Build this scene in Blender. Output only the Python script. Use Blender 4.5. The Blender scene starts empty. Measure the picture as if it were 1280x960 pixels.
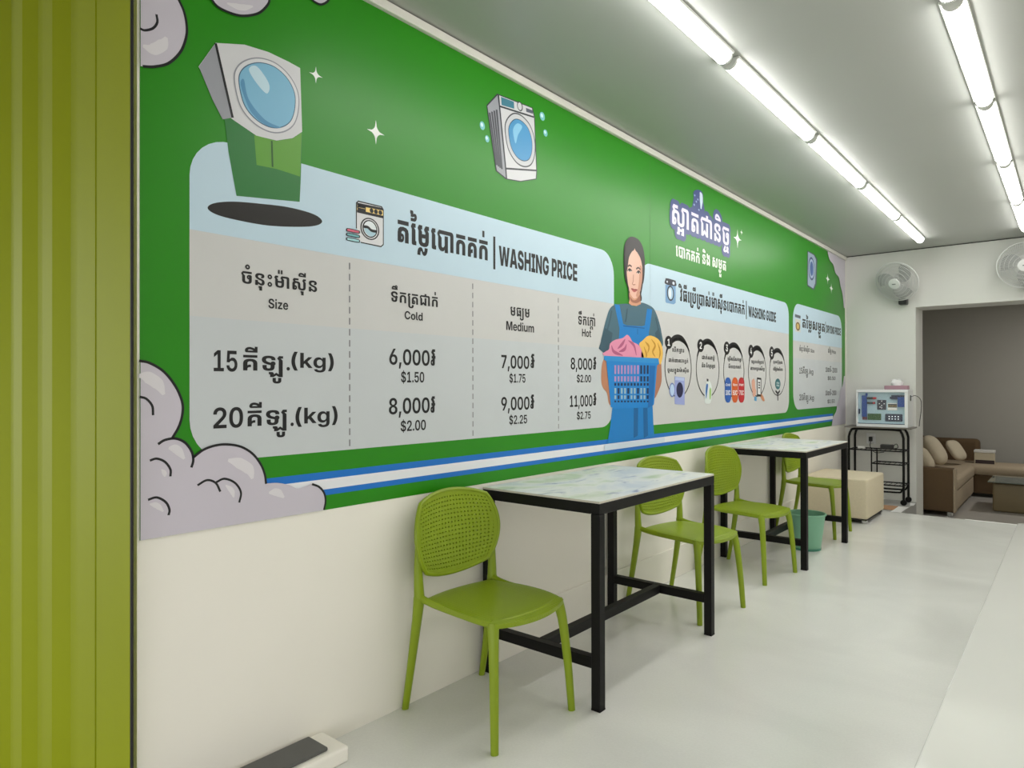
import bpy, bmesh, math, random
import numpy as np
from mathutils import Vector, Matrix, geometry
random.seed(7)
scene = bpy.context.scene
COL = scene.collection

# ------------------------------------------------------------------ camera
FOC, YAW, PITCH, ROLL = 846.18, 0.694827, 0.003576, -0.001739
CAM = np.array([2.02326, 0.0, 1.25])
_cy, _sy = math.cos(YAW), math.sin(YAW)
FWD = np.array([-_sy*math.cos(PITCH), _cy*math.cos(PITCH), math.sin(PITCH)])
_r = np.array([_cy, _sy, 0.0]); _u = np.cross(_r, FWD)
RIGHT = _r*math.cos(ROLL) + _u*math.sin(ROLL)
UP = -_r*math.sin(ROLL) + _u*math.cos(ROLL)
cam_data = bpy.data.cameras.new('camera')
cam_data.sensor_width = 36.0
cam_data.lens = FOC*36.0/1280.0
cam_data.clip_start = 0.05
cam = bpy.data.objects.new('camera', cam_data)
COL.objects.link(cam)
M = Matrix.Identity(4)
for i in range(3):
    M[i][0], M[i][1], M[i][2], M[i][3] = RIGHT[i], UP[i], -FWD[i], CAM[i]
cam.matrix_world = M
scene.camera = cam

# ------------------------------------------------------------------ world, exposure
world = bpy.data.worlds.new('dusk_sky')
scene.world = world
world.use_nodes = True
world.node_tree.nodes['Background'].inputs[0].default_value = (1.0, 0.985, 0.96, 1)
world.node_tree.nodes['Background'].inputs[1].default_value = 2.35
scene.view_settings.view_transform = 'Standard'
scene.view_settings.look = 'None'
scene.view_settings.exposure = 0.0
scene.view_settings.gamma = 1.0
scene.view_settings.use_curve_mapping = False
TUBE_EMISSION = 21.0          # light of the ceiling battens (built further down)
LOUNGE_FILL_EMISSION = 120.0      # added fill light for the lounge behind the opening


def hit(px, py, axis, val):
    """point of the plane axis = val that the photograph shows at a pixel"""
    d = FWD + RIGHT*(px-640)/FOC - UP*(py-480)/FOC
    t = (val-CAM[axis])/d[axis]
    return CAM + t*d


def W(px, py):
    """(y, z) on the mural wall"""
    h = hit(px, py, 0, 0.0)
    return (float(h[1]), float(h[2]))

# ------------------------------------------------------------------ materials
def lin(c):
    c = c/255.0
    return c/12.92 if c <= 0.04045 else ((c+0.055)/1.055)**2.4


def rgb(r, g, b, k=1.0):
    return tuple(min(0.95, lin(v)*k) for v in (r, g, b)) + (1.0,)


MATS = {}


def mat(name, col, rough=0.5, metal=0.0, noise=0.06, scale=8.0, bump=0.0, bscale=60.0, emit=0.0, coat=0.0,
        alpha=1.0, trans=0.0, spec=0.5, ecol=None):
    if name in MATS:
        return MATS[name]
    m = bpy.data.materials.new(name)
    m.use_nodes = True
    nt = m.node_tree
    b = nt.nodes['Principled BSDF']
    b.inputs['Roughness'].default_value = rough
    b.inputs['Metallic'].default_value = metal
    b.inputs['Specular IOR Level'].default_value = spec
    b.inputs['Coat Weight'].default_value = coat
    b.inputs['Coat Roughness'].default_value = 0.06
    b.inputs['Alpha'].default_value = alpha
    b.inputs['Transmission Weight'].default_value = trans
    tc = nt.nodes.new('ShaderNodeTexCoord')
    if noise > 0:
        n = nt.nodes.new('ShaderNodeTexNoise')
        n.inputs['Scale'].default_value = scale
        n.inputs['Detail'].default_value = 4
        nt.links.new(tc.outputs['Object'], n.inputs['Vector'])
        mx = nt.nodes.new('ShaderNodeMix')
        mx.data_type = 'RGBA'
        mx.inputs[6].default_value = tuple(c*(1-noise) for c in col[:3]) + (1,)
        mx.inputs[7].default_value = tuple(min(1, c*(1+noise)) for c in col[:3]) + (1,)
        nt.links.new(n.outputs['Fac'], mx.inputs[0])
        nt.links.new(mx.outputs[2], b.inputs['Base Color'])
    else:
        b.inputs['Base Color'].default_value = col
    if bump > 0:
        n2 = nt.nodes.new('ShaderNodeTexNoise')
        n2.inputs['Scale'].default_value = bscale
        n2.inputs['Detail'].default_value = 3
        nt.links.new(tc.outputs['Object'], n2.inputs['Vector'])
        bp = nt.nodes.new('ShaderNodeBump')
        bp.inputs['Strength'].default_value = bump
        bp.inputs['Distance'].default_value = 0.004
        nt.links.new(n2.outputs['Fac'], bp.inputs['Height'])
        nt.links.new(bp.outputs[0], b.inputs['Normal'])
    if emit > 0:
        b.inputs['Emission Color'].default_value = ecol or col
        b.inputs['Emission Strength'].default_value = emit
    MATS[name] = m
    return m


def ink(r, g, b):
    """printed vinyl of a photographed colour, divided by the light that falls on the wall"""
    return mat('vinyl_print_%d_%d_%d' % (r, g, b), rgb(r, g, b, 1.12), rough=0.36, noise=0.03, scale=5, spec=0.38)


def floor_material():
    m = mat('grey_epoxy_floor', rgb(222, 222, 216), rough=0.16, noise=0.0, spec=0.4)
    nt = m.node_tree
    b = nt.nodes['Principled BSDF']
    tc = nt.nodes.new('ShaderNodeTexCoord')
    mp = nt.nodes.new('ShaderNodeMapping')
    mp.inputs['Scale'].default_value = (1.0, 1.3, 1)
    mp.inputs['Rotation'].default_value = (0, 0, 0.5)
    n1 = nt.nodes.new('ShaderNodeTexNoise')
    n1.inputs['Scale'].default_value = 1.3
    n1.inputs['Detail'].default_value = 6
    n1.inputs['Distortion'].default_value = 0.6
    n2 = nt.nodes.new('ShaderNodeTexNoise')
    n2.inputs['Scale'].default_value = 120
    cr = nt.nodes.new('ShaderNodeValToRGB')
    cr.color_ramp.elements[0].position = 0.30
    cr.color_ramp.elements[0].color = rgb(228, 228, 224)
    cr.color_ramp.elements[1].position = 0.68
    cr.color_ramp.elements[1].color = rgb(240, 240, 236)
    mx = nt.nodes.new('ShaderNodeMix')
    mx.data_type = 'RGBA'
    mx.blend_type = 'MULTIPLY'
    mx.inputs[0].default_value = 0.10
    nt.links.new(tc.outputs['Object'], mp.inputs['Vector'])
    nt.links.new(mp.outputs[0], n1.inputs['Vector'])
    nt.links.new(tc.outputs['Object'], n2.inputs['Vector'])
    nt.links.new(n1.outputs['Fac'], cr.inputs['Fac'])
    nt.links.new(cr.outputs[0], mx.inputs[6])
    nt.links.new(n2.outputs['Fac'], mx.inputs[7])
    nt.links.new(mx.outputs[2], b.inputs['Base Color'])
    rr = nt.nodes.new('ShaderNodeMapRange')
    rr.inputs['To Min'].default_value = 0.10
    rr.inputs['To Max'].default_value = 0.30
    nt.links.new(n1.outputs['Fac'], rr.inputs['Value'])
    nt.links.new(rr.outputs[0], b.inputs['Roughness'])
    bp = nt.nodes.new('ShaderNodeBump')
    bp.inputs['Strength'].default_value = 0.05
    bp.inputs['Distance'].default_value = 0.004
    nt.links.new(n2.outputs['Fac'], bp.inputs['Height'])
    nt.links.new(bp.outputs[0], b.inputs['Normal'])
    return m


def table_print_material():
    """glossy table top with a pale watercolour print of greens and blues"""
    m = mat('watercolour_table_print', rgb(225, 230, 215), rough=0.34, noise=0.0, spec=0.4)
    nt = m.node_tree
    b = nt.nodes['Principled BSDF']
    tc = nt.nodes.new('ShaderNodeTexCoord')
    mp = nt.nodes.new('ShaderNodeMapping')
    mp.inputs['Scale'].default_value = (2.6, 1.1, 1)
    mp.inputs['Rotation'].default_value = (0, 0, -0.5)
    nt.links.new(tc.outputs['Object'], mp.inputs['Vector'])
    prev = None
    for k, (sc, seed, stops) in enumerate([
            (1.5, 0.0, [(0.30, (196, 214, 176)), (0.48, (244, 245, 240)), (0.70, (212, 220, 228))]),
            (2.4, 5.3, [(0.40, (250, 250, 248)), (0.58, (248, 248, 246)), (0.72, (140, 150, 186))])]):
        n = nt.nodes.new('ShaderNodeTexNoise')
        n.noise_dimensions = '4D'
        n.inputs['W'].default_value = seed
        n.inputs['Scale'].default_value = sc
        n.inputs['Detail'].default_value = 5
        n.inputs['Distortion'].default_value = 2.2
        nt.links.new(mp.outputs[0], n.inputs['Vector'])
        cr = nt.nodes.new('ShaderNodeValToRGB')
        e = cr.color_ramp.elements
        e[0].position, e[0].color = stops[0][0], rgb(*stops[0][1])
        e[1].position, e[1].color = stops[2][0], rgb(*stops[2][1])
        q = e.new(stops[1][0])
        q.color = rgb(*stops[1][1])
        nt.links.new(n.outputs['Fac'], cr.inputs['Fac'])
        if prev is None:
            prev = cr
        else:
            mx = nt.nodes.new('ShaderNodeMix')
            mx.data_type = 'RGBA'
            mx.blend_type = 'MULTIPLY'
            mx.inputs[0].default_value = 1.0
            nt.links.new(prev.outputs[0], mx.inputs[6])
            nt.links.new(cr.outputs[0], mx.inputs[7])
            nt.links.new(mx.outputs[2], b.inputs['Base Color'])
    return m


# ------------------------------------------------------------------ mesh building
class MB:
    def __init__(self):
        self.v, self.f = [], []

    def add(self, vs, fs):
        o = len(self.v)
        self.v += [tuple(map(float, p)) for p in vs]
        self.f += [tuple(i+o for i in q) for q in fs]
        return self

    def box(self, x0, x1, y0, y1, z0, z1, bev=0.0, seg=2):
        bm = bmesh.new()
        bmesh.ops.create_cube(bm, size=1)
        for v in bm.verts:
            v.co = ((x0+x1)/2+v.co.x*(x1-x0), (y0+y1)/2+v.co.y*(y1-y0), (z0+z1)/2+v.co.z*(z1-z0))
        if bev > 0:
            bmesh.ops.bevel(bm, geom=bm.edges[:], offset=bev, segments=seg, profile=0.5, affect='EDGES')
        bm.verts.index_update()
        self.add([v.co for v in bm.verts], [[v.index for v in f.verts] for f in bm.faces])
        bm.free()
        return self

    def tube(self, pts, rad, seg=10, cap=True, closed=False, squash=None):
        pts = [Vector(p) for p in pts]
        n = len(pts)
        if not hasattr(rad, '__len__'):
            rad = [rad]*n
        vs, prev = [], None
        for i, p in enumerate(pts):
            if closed:
                t = (pts[(i+1) % n]-pts[i-1]).normalized()
            else:
                t = (pts[min(i+1, n-1)]-pts[max(i-1, 0)]).normalized()
            if prev is None:
                a = Vector((0, 0, 1)) if abs(t.z) < 0.9 else Vector((1, 0, 0))
                u = t.cross(a).normalized()
            else:
                u = (prev-t*prev.dot(t)).normalized()
            prev = u
            w = t.cross(u)
            for k in range(seg):
                an = 2*math.pi*k/seg
                sq = squash or (1, 1)
                vs.append(p+u*(math.cos(an)*rad[i]*sq[0])+w*(math.sin(an)*rad[i]*sq[1]))
        fs = []
        m = n if closed else n-1
        for i in range(m):
            for k in range(seg):
                a, b = i*seg+k, i*seg+(k+1) % seg
                c, d = ((i+1) % n)*seg+(k+1) % seg, ((i+1) % n)*seg+k
                fs.append((a, b, c, d))
        if cap and not closed:
            fs.append(tuple(range(seg))[::-1])
            fs.append(tuple((n-1)*seg+k for k in range(seg)))
        return self.add(vs, fs)

    def lathe(self, prof, seg=32, center=(0, 0, 0), cap=True):
        vs, fs = [], []
        for r, z in prof:
            for k in range(seg):
                a = 2*math.pi*k/seg
                vs.append((center[0]+r*math.cos(a), center[1]+r*math.sin(a), center[2]+z))
        for i in range(len(prof)-1):
            for k in range(seg):
                fs.append((i*seg+k, i*seg+(k+1) % seg, (i+1)*seg+(k+1) % seg, (i+1)*seg+k))
        if cap:
            fs.append(tuple(range(seg))[::-1])
            fs.append(tuple((len(prof)-1)*seg+k for k in range(seg)))
        return self.add(vs, fs)

    def prism(self, pts, z0, z1):
        n = len(pts)
        vs = [(p[0], p[1], z0) for p in pts]+[(p[0], p[1], z1) for p in pts]
        fs = [(i, (i+1) % n, n+(i+1) % n, n+i) for i in range(n)]+[tuple(range(n))[::-1], tuple(range(n, 2*n))]
        return self.add(vs, fs)

    def xf(self, mtx):
        self.v = [tuple(mtx @ Vector(p)) for p in self.v]
        return self

    def build(self, name, material, parent=None, smooth=False, loc=None):
        me = bpy.data.meshes.new(name)
        me.from_pydata(self.v, [], self.f)
        me.validate()
        bm = bmesh.new()
        bm.from_mesh(me)
        bmesh.ops.recalc_face_normals(bm, faces=bm.faces[:])
        bm.to_mesh(me)
        bm.free()
        if material:
            me.materials.append(material)
        if smooth:
            me.shade_smooth()
            try:
                me.set_sharp_from_angle(angle=math.radians(40))
            except Exception:
                pass
        o = bpy.data.objects.new(name, me)
        COL.objects.link(o)
        if parent is not None:
            o.parent = parent
        if loc is not None:
            o.location = loc
        return o


def box(x0, x1, y0, y1, z0, z1, bev=0.0, seg=2):
    return MB().box(x0, x1, y0, y1, z0, z1, bev, seg)


def tag(o, label, cat, group=None, kind=None):
    if label:
        o['label'] = label
    if cat:
        o['category'] = cat
    if group:
        o['group'] = group
    if kind:
        o['kind'] = kind
    return o


def thing(name, label, cat, loc=(0, 0, 0), rz=0.0, group=None):
    o = bpy.data.objects.new(name, None)
    o.empty_display_size = 0.1
    COL.objects.link(o)
    o.location = loc
    o.rotation_euler = (0, 0, rz)
    return tag(o, label, cat, group)


def struct(o):
    o['kind'] = 'structure'
    return o


def copy_tree(src, label=None, parent=None):
    c = src.copy()
    COL.objects.link(c)
    c.parent = parent
    if label:
        c['label'] = label
    for ch in src.children:
        copy_tree(ch, None, c)
    return c


def smooth_path(pts, per=8, closed=False):
    """Catmull-Rom through the points"""
    n = len(pts)
    P = [np.array(p, float) for p in pts]
    out = []
    rng = range(n if closed else n-1)
    for i in rng:
        p0 = P[(i-1) % n] if (closed or i > 0) else 2*P[0]-P[1]
        p1, p2 = P[i], P[(i+1) % n]
        p3 = P[(i+2) % n] if (closed or i+2 < n) else 2*P[-1]-P[-2]
        for k in range(per):
            t = k/per
            out.append(tuple(0.5*((2*p1)+(-p0+p2)*t+(2*p0-5*p1+4*p2-p3)*t*t+(-p0+3*p1-3*p2+p3)*t**3)))
    if not closed:
        out.append(tuple(P[-1]))
    return out


# ------------------------------------------------------------------ the room
D = 8.3655        # back wall
CEIL = 2.7205
STEP = -0.26      # the lounge floor lies lower
m_wall = mat('white_wall_paint', rgb(246, 242, 233), rough=0.55, noise=0.02, scale=2.5, bump=0.04, bscale=140)
m_backwall = mat('white_board_wall', rgb(222, 222, 217), rough=0.5, noise=0.02, scale=2, bump=0.04, bscale=120)
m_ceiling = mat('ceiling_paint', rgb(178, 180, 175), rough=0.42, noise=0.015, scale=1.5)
m_trim = mat('white_trim', rgb(232, 230, 222), rough=0.4, noise=0.02)
m_floor = floor_material()
m_platform = mat('white_glossy_epoxy', rgb(249, 249, 245), rough=0.10, noise=0.03, scale=1.6, spec=0.5, coat=0.3)
m_lounge_wall = mat('greige_lounge_wall', rgb(184, 182, 174), rough=0.7, noise=0.02)
m_lounge_floor = mat('grey_lounge_floor', rgb(176, 172, 166), rough=0.3, noise=0.08, scale=3)
m_landing = mat('bare_grey_screed', rgb(165, 165, 162), rough=0.5, noise=0.1, scale=6)
m_concrete = mat('outside_concrete', rgb(168, 166, 160), rough=0.8, noise=0.1, scale=4)
m_dark_gap = mat('dark_joint', rgb(60, 60, 56), rough=0.8, noise=0.0)

struct(box(0.0, 1.612, 0.60, 7.567, -0.30, 0.0).build('floor', m_floor))
struct(box(1.612, 2.60, 0.60, 7.60, -0.30, 0.012, 0.010, 3).build('floor_platform', m_platform))
struct(box(-0.1, 0.70, 7.567, D, -0.30, -0.001).build('floor_landing', m_landing))
struct(box(-1.2, 4.2, 7.60, 12.3, STEP-0.06, STEP).build('floor_lounge', m_lounge_floor))
struct(box(-9, 9, -9, 1.40, -0.42, -0.32).build('ground', m_concrete))
struct(box(-0.10, 0.0, 0.785, D, -0.30, CEIL).build('wall_left', m_wall))
struct(box(2.60, 2.70, 0.60, D, -0.30, CEIL).build('wall_right', m_wall))
wb = MB()
wb.box(-0.10, 0.70, D, D+0.42, -0.32, CEIL)
wb.box(0.70, 2.30, D, D+0.42, 2.094, CEIL)
wb.box(2.30, 2.70, D, D+0.42, -0.32, CEIL)
struct(wb.build('wall_back', m_backwall))
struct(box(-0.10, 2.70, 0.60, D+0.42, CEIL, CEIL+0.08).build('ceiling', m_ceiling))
struct(box(-6.0, 6.0, -2.8, 0.80, CEIL+0.23, CEIL+0.30).build('added_shade_canopy', m_ceiling))  # unseen cover, added to keep sky light off the upper lime panel
struct(box(-6.0, 6.0, -2.86, -2.8, 1.60, CEIL+0.30).build('added_shade_valance', m_ceiling))  # added out of view, blocks low sky so the lime panel darkens upward
struct(box(0.0, 0.022, 0.785, D, 2.679, 2.716, 0.003, 1).build('trim_1', m_trim))
struct(box(0.0, 0.010, 0.785, D, 2.716, CEIL).build('trim_2', m_dark_gap))
struct(box(0.01, 2.60, D-0.008, D, 2.712, CEIL).build('trim_3', m_dark_gap))
struct(box(0.0, 0.012, D-0.012, D, 0.0, 2.679, 0.003, 1).build('trim_4', m_trim))
struct(box(0.0, 0.0135, 2.32, D-0.02, 0.0, 0.20, 0.003, 2).build('baseboard_left', m_wall))
struct(box(1.22, 1.62, 7.567, 7.575, -0.05, 0.004, 0.002, 1).build('trim_5', mat('white_edge_strip', rgb(245, 245, 242), rough=0.15, noise=0)))
# the lounge beyond the opening
struct(box(-1.2, 4.2, 12.25, 12.33, STEP, 2.55).build('wall_lounge_back', m_lounge_wall))
struct(box(-0.75, -0.67, D+0.42, 12.3, STEP, 2.55).build('wall_lounge_left', m_lounge_wall))
struct(box(4.0, 4.08, D+0.42, 12.3, STEP, 2.55).build('wall_lounge_right', m_lounge_wall))
struct(box(2.70, 4.08, D, D+0.42, STEP, 2.55).build('wall_lounge_front', m_lounge_wall))
struct(box(-0.75, -0.10, D, D+0.42, STEP, 2.55).build('wall_lounge_corner', m_lounge_wall))
struct(box(-0.75, 4.08, D+0.42, 12.33, 2.55, 2.6).build('ceiling_lounge', m_lounge_wall))
struct(box(2.45, 2.60, 7.60, D, STEP, 2.7).build('wall_step_side', m_wall))

# ------------------------------------------------------------------ lime container door by the entrance
lime = mat('lime_steel_paint', rgb(142, 153, 0), rough=0.6, spec=0.2, noise=0.05, scale=3, bump=0.03, bscale=40)
t = thing('container_door', 'lime green corrugated steel door panel standing open beside the mural wall', 'door panel', (-0.7, 0.76, 0))
prof = [(0.038, 0.752), (-0.205, 0.752), (-0.207, 0.760), (-0.215, 0.760), (-0.217, 0.752), (-0.37, 0.752), (-0.44, 0.782),
        (-0.52, 0.782), (-0.60, 0.752), (-0.70, 0.752), (-0.77, 0.782), (-0.86, 0.782), (-0.93, 0.752), (-1.03, 0.752),
        (-1.10, 0.782), (-1.19, 0.782), (-1.26, 0.752), (-1.40, 0.752), (-1.40, 0.79), (-0.45, 0.79), (-0.43, 0.775), (0.038, 0.760)]
p = MB().prism([(x+0.7, y-0.76) for x, y in prof], -0.32, CEIL+0.23).build('corrugated_sheet', lime, t)
MB().box(0.738, 0.7465, -0.008, -0.001, -0.32, CEIL+0.23, 0.002, 1).build('gasket', mat('black_rubber', rgb(22, 20, 18), rough=0.6, noise=0), t)

# ------------------------------------------------------------------ ceiling batten lights
m_batten = mat('batten_housing', rgb(225, 226, 222), rough=0.4, noise=0.0)
m_glow = mat('batten_diffuser_lit', (1, 1, 1, 1), rough=0.4, noise=0.0, emit=TUBE_EMISSION, ecol=(1.0, 0.985, 0.955, 1))


def batten(x, y0, label):
    t = thing('batten_light', label, 'ceiling light', (x, y0+0.6, CEIL), group='batten lights along the ceiling')
    MB().box(-0.046, 0.046, -0.585, 0.585, -0.012, 0.0, 0.003, 1).build('housing', m_batten, t)
    pr = [(0.034*math.cos(a), -0.012-0.034*math.sin(a)) for a in [math.pi*k/8 for k in range(9)]]
    vs = [(px, -0.572, pz) for px, pz in pr]+[(px, 0.572, pz) for px, pz in pr]
    MB().add(vs, [(k, k+1, 10+k, 9+k) for k in range(8)]).build('diffuser', m_glow, t)
    for s in (-1, 1):
        pr2 = [(0.0365*math.cos(a), -0.010-0.038*math.sin(a)) for a in [math.pi*k/8 for k in range(9)]]
        ya, yb = sorted((s*0.572, s*0.588))
        vs = [(px, ya, pz) for px, pz in pr2]+[(px, yb, pz) for px, pz in pr2]
        MB().add(vs, [(k, k+1, 10+k, 9+k) for k in range(8)]+[tuple(range(9)), tuple(range(9, 18))]).build('end_cap', m_batten, t)


names = ['nearest the camera in view', 'second from the camera', 'third from the camera', 'fourth from the camera', 'farthest, by the back wall']
for k, y in enumerate((1.72, 2.94, 4.16, 5.385, 6.61)):
    batten(0.832, y, 'lit white batten light of the row nearer the mural, %s' % names[k])
for k, y in enumerate((1.79, 3.02, 4.235, 5.455, 6.68)):
    batten(1.668, y, 'lit white batten light of the row away from the mural, %s' % names[k])
# ------------------------------------------------------------------ tables
m_black = mat('black_powder_coat', rgb(14, 13, 13), rough=0.5, noise=0.05, scale=30, spec=0.22)
m_top = table_print_material()
m_edge = mat('pale_table_edge', rgb(205, 198, 185), rough=0.4, noise=0.03)


def table(y0, y1, label):
    x0, x1, h = 0.0155, 0.620, 0.808
    cx, cy = (x0+x1)/2, (y0+y1)/2
    hx, hy = (x1-x0)/2, (y1-y0)/2
    s = 0.040
    t = thing('table', label, 'table', (cx, cy, 0), group='steel framed tables along the mural wall')
    for sx in (-1, 1):
        for sy in (-1, 1):
            a, b = sorted((sx*hx, sx*(hx-s)))
            c, d = sorted((sy*hy, sy*(hy-s)))
            leg = MB().box(a, b, c, d, 0.0, h-0.052, 0.002, 1).build('leg', m_black, t)
            MB().box(a, b, c, d, 0.0, 0.006).build('foot_pad', mat('black_plastic_pad', rgb(18, 18, 18), rough=0.7, noise=0), leg)
    f = MB()
    for sx in (-1, 1):
        a, b = sorted((sx*hx, sx*(hx-s)))
        f.box(a, b, -hy, hy, h-0.052, h-0.009, 0.002, 1)
    for sy in (-1, 1):
        c, d = sorted((sy*hy, sy*(hy-s)))
        f.box(-hx+s, hx-s, c, d, h-0.052, h-0.009, 0.002, 1)
    f.build('top_frame', m_black, t)
    for sy in (-1, 1):
        c, d = sorted((sy*hy, sy*(hy-s)))
        MB().box(-hx+s, hx-s, c, d, 0.160, 0.203, 0.002, 1).build('cross_bar', m_black, t)
    MB().box(-s/2, s/2, -hy+s, hy-s, 0.160, 0.203, 0.002, 1).build('long_bar', m_black, t)
    top = MB().box(-hx+0.001, hx-0.001, -hy+0.001, hy-0.001, h-0.009, h-0.002).build('table_top', m_edge, t)
    MB().box(-hx+0.002, hx-0.002, -hy+0.002, hy-0.002, h-0.002, h).build('printed_sheet', m_top, top)
    return t


table(2.205, 3.275, 'black steel table with watercolour printed top, nearest the camera')
table(4.790, 5.870, 'black steel table with watercolour printed top, farther back near the green bin')

# ------------------------------------------------------------------ chairs
m_chair = mat('lime_plastic', rgb(136, 158, 16), rough=0.42, noise=0.03, scale=6)
m_seat = mat('lime_plastic_dotted', rgb(136, 158, 16), rough=0.40, noise=0.03, scale=6)
nt = m_seat.node_tree
tc = nt.nodes.new('ShaderNodeTexCoord')
vo = nt.nodes.new('ShaderNodeTexVoronoi')
vo.inputs['Scale'].default_value = 75
vo.inputs['Randomness'].default_value = 0.0
nt.links.new(tc.outputs['Object'], vo.inputs['Vector'])
mr = nt.nodes.new('ShaderNodeMapRange')
mr.inputs['From Min'].default_value = 0.20
mr.inputs['From Max'].default_value = 0.36
nt.links.new(vo.outputs['Distance'], mr.inputs['Value'])
bp = nt.nodes.new('ShaderNodeBump')
bp.inputs['Strength'].default_value = 0.5
bp.inputs['Distance'].default_value = 0.002
nt.links.new(mr.outputs[0], bp.inputs['Height'])
nt.links.new(bp.outputs[0], nt.nodes['Principled BSDF'].inputs['Normal'])


def squircle(u, v, a=0.62):
    return u*math.sqrt(max(0, 1-a*v*v/2)), v*math.sqrt(max(0, 1-a*u*u/2))


def back_point(u, v):
    """backrest surface: u across, v up"""
    a, b = squircle(u, v, 0.72)
    y = a*0.216/0.96
    z = 0.664+b*0.158/0.96
    wide = 1.0-0.05*max(0, -b)
    lean = -0.198-0.09*(z-0.668)
    return Vector((lean+0.050*(a*a), y*wide, z))


def make_chair():
    t = thing('chair', '', 'chair', group='lime plastic chairs along the wall')
    # perforated backrest shell
    nu, nv, th = 25, 19, 0.0045
    mb = MB()
    P = [[back_point(-1+2*i/nu, -1+2*j/nv) for j in range(nv+1)] for i in range(nu+1)]
    off = Vector((th, 0, 0))
    for i in range(nu):
        for j in range(nv):
            c = [P[i][j], P[i+1][j], P[i+1][j+1], P[i][j+1]]
            if 1 <= i < nu-1 and 1 <= j < nv-1:
                ctr = sum(c, Vector())/4
                hu, hv = ((0.46, 0.30) if (i+j) % 2 else (0.32, 0.42))
                eu = (c[1]+c[2]-c[0]-c[3])/4
                ev = (c[3]+c[2]-c[0]-c[1])/4
                q = [ctr-eu*hu-ev*hv, ctr+eu*hu-ev*hv, ctr+eu*hu+ev*hv, ctr-eu*hu+ev*hv]
                vs = [p+off for p in c]+[p+off for p in q]+[p-off for p in c]+[p-off for p in q]
                fs = []
                for k in range(4):
                    m = (k+1) % 4
                    fs += [(k, m, 4+m, 4+k), (8+m, 8+k, 12+k, 12+m), (4+k, 4+m, 12+m, 12+k)]
                mb.add(vs, fs)
            else:
                mb.add([p+off for p in c]+[p-off for p in c], [(0, 1, 2, 3), (7, 6, 5, 4)])
    back = mb.build('backrest', m_chair, t)
    rim = [back_point(-1+2*i/24, -1) for i in range(24)]+[back_point(1, -1+2*j/20) for j in range(20)] + \
          [back_point(1-2*i/24, 1) for i in range(24)]+[back_point(-1, 1-2*j/20) for j in range(20)]
    MB().tube(rim, 0.0085, 8, closed=True).build('rim', m_chair, back, smooth=True)
    # seat shell
    ns = 22

    def seat_pt(u, v, up):
        a, b = squircle(u, v, 0.50)
        half = 0.207+0.014*a
        x = 0.040+0.210*a/0.97+0.012*(1-b*b)*max(0, a)
        y = b*half
        r2 = min(1, max(abs(u), abs(v)))
        dish = -0.010*(1-b*b)*(1-0.5*a*a)
        z = 0.445+dish-0.012*max(0, a)**3-0.006*r2**10
        return (x, y, z if up else z-0.020+0.004*r2**6)
    vs, fs = [], []
    for up in (True, False):
        for i in range(ns+1):
            for j in range(ns+1):
                vs.append(seat_pt(-1+2*i/ns, -1+2*j/ns, up))
    N = (ns+1)**2
    for i in range(ns):
        for j in range(ns):
            a = i*(ns+1)+j
            fs.append((a, a+ns+1, a+ns+2, a+1))
            fs.append((N+a, N+a+1, N+a+ns+2, N+a+ns+1))
    ring = [j for j in range(ns+1)]+[i*(ns+1)+ns for i in range(1, ns+1)] + \
           [ns*(ns+1)+j for j in range(ns-1, -1, -1)]+[i*(ns+1) for i in range(ns-1, 0, -1)]
    for k in range(len(ring)):
        a, b = ring[k], ring[(k+1) % len(ring)]
        fs.append((a, b, N+b, N+a))
    MB().add(vs, fs).build('seat', m_seat, t, smooth=True)
    # legs, rear posts, side rails
    for s in (-1, 1):
        fl = [(0.208, s*0.178, 0.424), (0.216, s*0.185, 0.395), (0.226, s*0.194, 0.33), (0.240, s*0.206, 0.17), (0.250, s*0.215, 0.0)]
        MB().tube(smooth_path(fl, 6), [0.0235-0.0085*(k/24) for k in range(25)], 12, squash=(1, 0.9)).build('leg', m_chair, t, smooth=True)
        rl = [(-0.162, s*0.200, 0.445), (-0.172, s*0.203, 0.36), (-0.198, s*0.207, 0.20), (-0.235, s*0.210, 0.0)]
        MB().tube(smooth_path(rl, 6), [0.023-0.009*(k/18) for k in range(19)], 12, squash=(1, 0.9)).build('leg', m_chair, t, smooth=True)
        po = [(-0.162, s*0.200, 0.440), (-0.164, s*0.202, 0.50), (-0.166, s*0.202, 0.57), (-0.166, s*0.201, 0.64), (-0.168, s*0.197, 0.71)]
        MB().tube(smooth_path(po, 6), [0.022-0.011*(k/24) for k in range(25)], 12, squash=(1, 0.85)).build('back_post', m_chair, t, smooth=True)
        ra = [(-0.166, s*0.200, 0.447), (-0.13, s*0.194, 0.436), (-0.05, s*0.190, 0.428), (0.12, s*0.190, 0.424), (0.205, s*0.180, 0.420)]
        MB().tube(smooth_path(ra, 5), [0.020]+[0.014]*19+[0.018], 10, squash=(0.8, 1)).build('side_rail', m_chair, t, smooth=True)
    fr = [(0.208, -0.176, 0.424), (0.225, -0.10, 0.424), (0.232, 0, 0.424), (0.225, 0.10, 0.424), (0.208, 0.176, 0.424)]
    MB().tube(smooth_path(fr, 5), 0.011, 10).build('front_rail', m_chair, t, smooth=True)
    return t


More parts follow.
